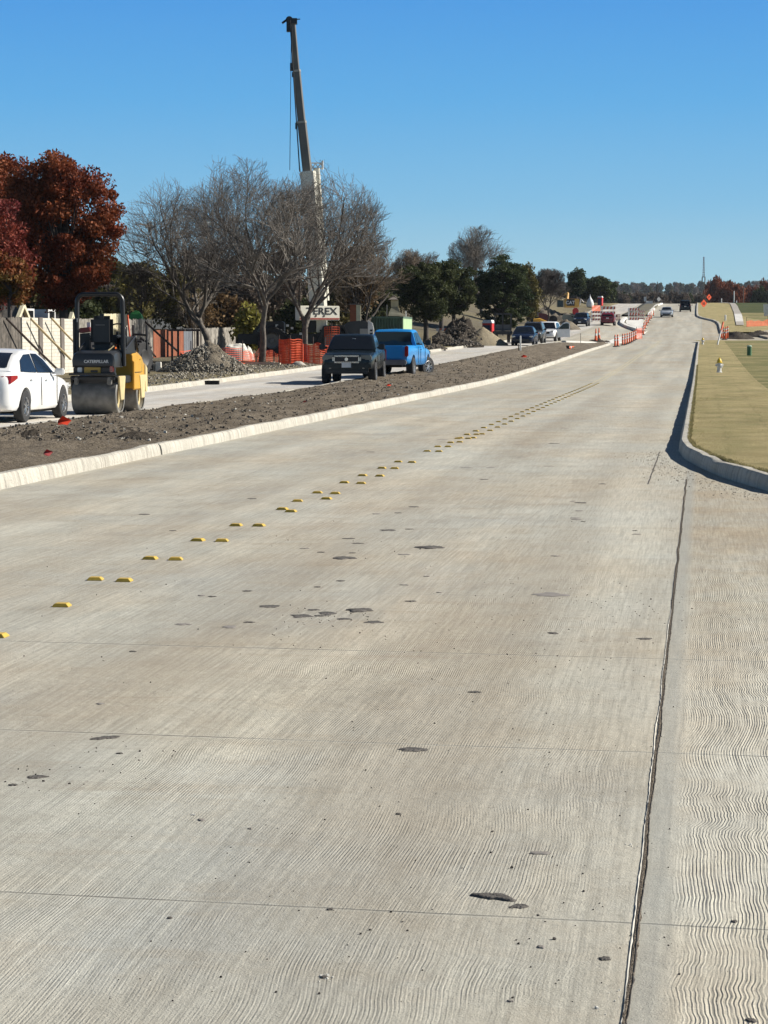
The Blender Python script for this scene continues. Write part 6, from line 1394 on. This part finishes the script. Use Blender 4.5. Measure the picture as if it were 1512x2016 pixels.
splat(709, 1202, 54, .9, h_=.009, lab='dark mud cake, right end of the cluster'); splat(592, 1213, 44, 1.2, lab='dark mud cake, left end of the cluster'); splat(645, 1208, 38, 1.3, lab='ragged mud cake in the middle of the cluster'); splat(738, 1225, 36, 1.0, lab='mud cake below the right end of the cluster')
for q_ in ((616, 1201, 24), (628, 1213, 22), (676, 1219, 30), (450, 1234.5, 32), (360, 1229.5, 32), (530, 1194, 40), (490, 1225.5, 22), (396, 1173, 18), (418, 1175, 16), (487, 1164, 20), (795, 1092, 24), (808, 1184, 20), (795, 1152, 18), (688, 1060.5, 28), (764, 1044, 34), (806, 1042, 16), (600, 1080, 18), (632, 1087.5, 17), (694, 1089, 14), (284, 1013, 22), (497, 982, 20), (703, 1070, 22), (935, 1363, 24), (262, 1283, 16), (1088, 1247, 24), (1134, 1023, 24), (1131, 1020, 18), (1148, 1027, 10), (1142, 990, 26), (1140, 1006, 14), (1128, 987, 14), (1095, 1095, 18), (1254, 1052, 18), (1270, 1258, 28), (340, 1045, 14), (671, 1144, 16), (625, 1156, 13), (840, 1135, 13), (864, 1167, 10), (1250, 1045, 10), (918, 921, 22), (953, 944, 18), (966, 921, 20), (1080, 918, 18), (1020, 876, 16), (1186, 953, 14), (784, 1010, 14), (741, 1012, 18), (815, 998, 20), (198, 1386, 16), (236, 1484, 13), (396, 1615, 18), (492, 1632, 11), (650, 1791, 12), (785, 1603, 11), (335, 1808, 12), (1090, 873, 22), (1110, 843, 18), (1190, 1888, 24), (1065, 1865, 18), (640, 1925, 16), (1445, 1815, 15), (1478, 2010, 22), (1005, 1972, 12), (870, 865, 20), (730, 890, 18)):
    splat(q_[0], q_[1], q_[2], m=M_TAR if (q_[0] * 7) % 3 else M_TARL)
# turf blades over the near lawn, thicker along the kerb
def blades(n, fn, hmin, hmax, m, label, seed):
    rg = np.random.default_rng(seed); V = np.zeros((n, 3, 3)); r2 = random.Random(seed)
    for i in range(n):
        X, Y, z = fn(r2); hh = r2.uniform(hmin, hmax); a = r2.random() * 3.14; w_ = .006 * (1 + Y / 40); dx, dy = math.cos(a) * w_, math.sin(a) * w_; lx, ly = r2.gauss(0, hh * .5), r2.gauss(0, hh * .5)
        V[i] = ((X - dx, Y - dy, z - .01), (X + dx, Y + dy, z - .01), (X + lx, Y + ly, z + hh))
    o = np_mesh('grass', V.reshape(-1, 3), np.arange(n * 3).reshape(-1, 3), m, None, tri=True); return tag(o, label, 'grass', kind='stuff')
M_BLADE = leafmat('grass_blades', (.42, .36, .17), (.52, .43, .21), 1.2, .3); M_BLADE2 = leafmat('edge_grass_blades', (.20, .18, .08), (.28, .235, .11), 1.2, .4)
def edge(rg): Y = 24 + 86 * rg.random() ** 1.7; X = kr(Y) + (.17 if Y > 25 else .26) + abs(rg.gauss(0, .02)) - .02; return X, Y, tz(X, Y) + .165
def turf(rg): Y = 24 + 40 * rg.random() ** 1.3; X = kr(Y) + .2 + 3.0 * rg.random(); return X, Y, tz(X, Y) + .16
blades(9000, edge, .015, .045, M_BLADE2, 'ragged grass hanging over the right kerb edge', 1)
blades(26000, turf, .008, .022, M_BLADE, 'short tan turf on the near right hand lawn', 2)
o = lump('dark_tuft', 'dark dead weed tuft on the near lawn close to the kerb', 'weed', tuple(at(1371, 845, .165)), .35, .5, .03, M_DARKSOIL, 4, 14, .6)

# light air over the far distance
hb = MB().box((250, 2200, 70), (4600, 4900, 250)); hz_o = hb.build('haze', None); tag(hz_o, kind='stuff', label='thin pale haze over the distance');
hm = bpy.data.materials.new('haze'); hm.use_nodes = True; HN, HL = nodes_of(hm); HN.remove(HN['Principled BSDF'])
pv = HN.new('ShaderNodeVolumePrincipled'); pv.inputs['Color'].default_value = (.80, .88, 1, 1); pv.inputs['Density'].default_value = .00005; HL.new(pv.outputs[0], HN['Material Output'].inputs['Volume'])
hz_o.data.materials.append(hm)
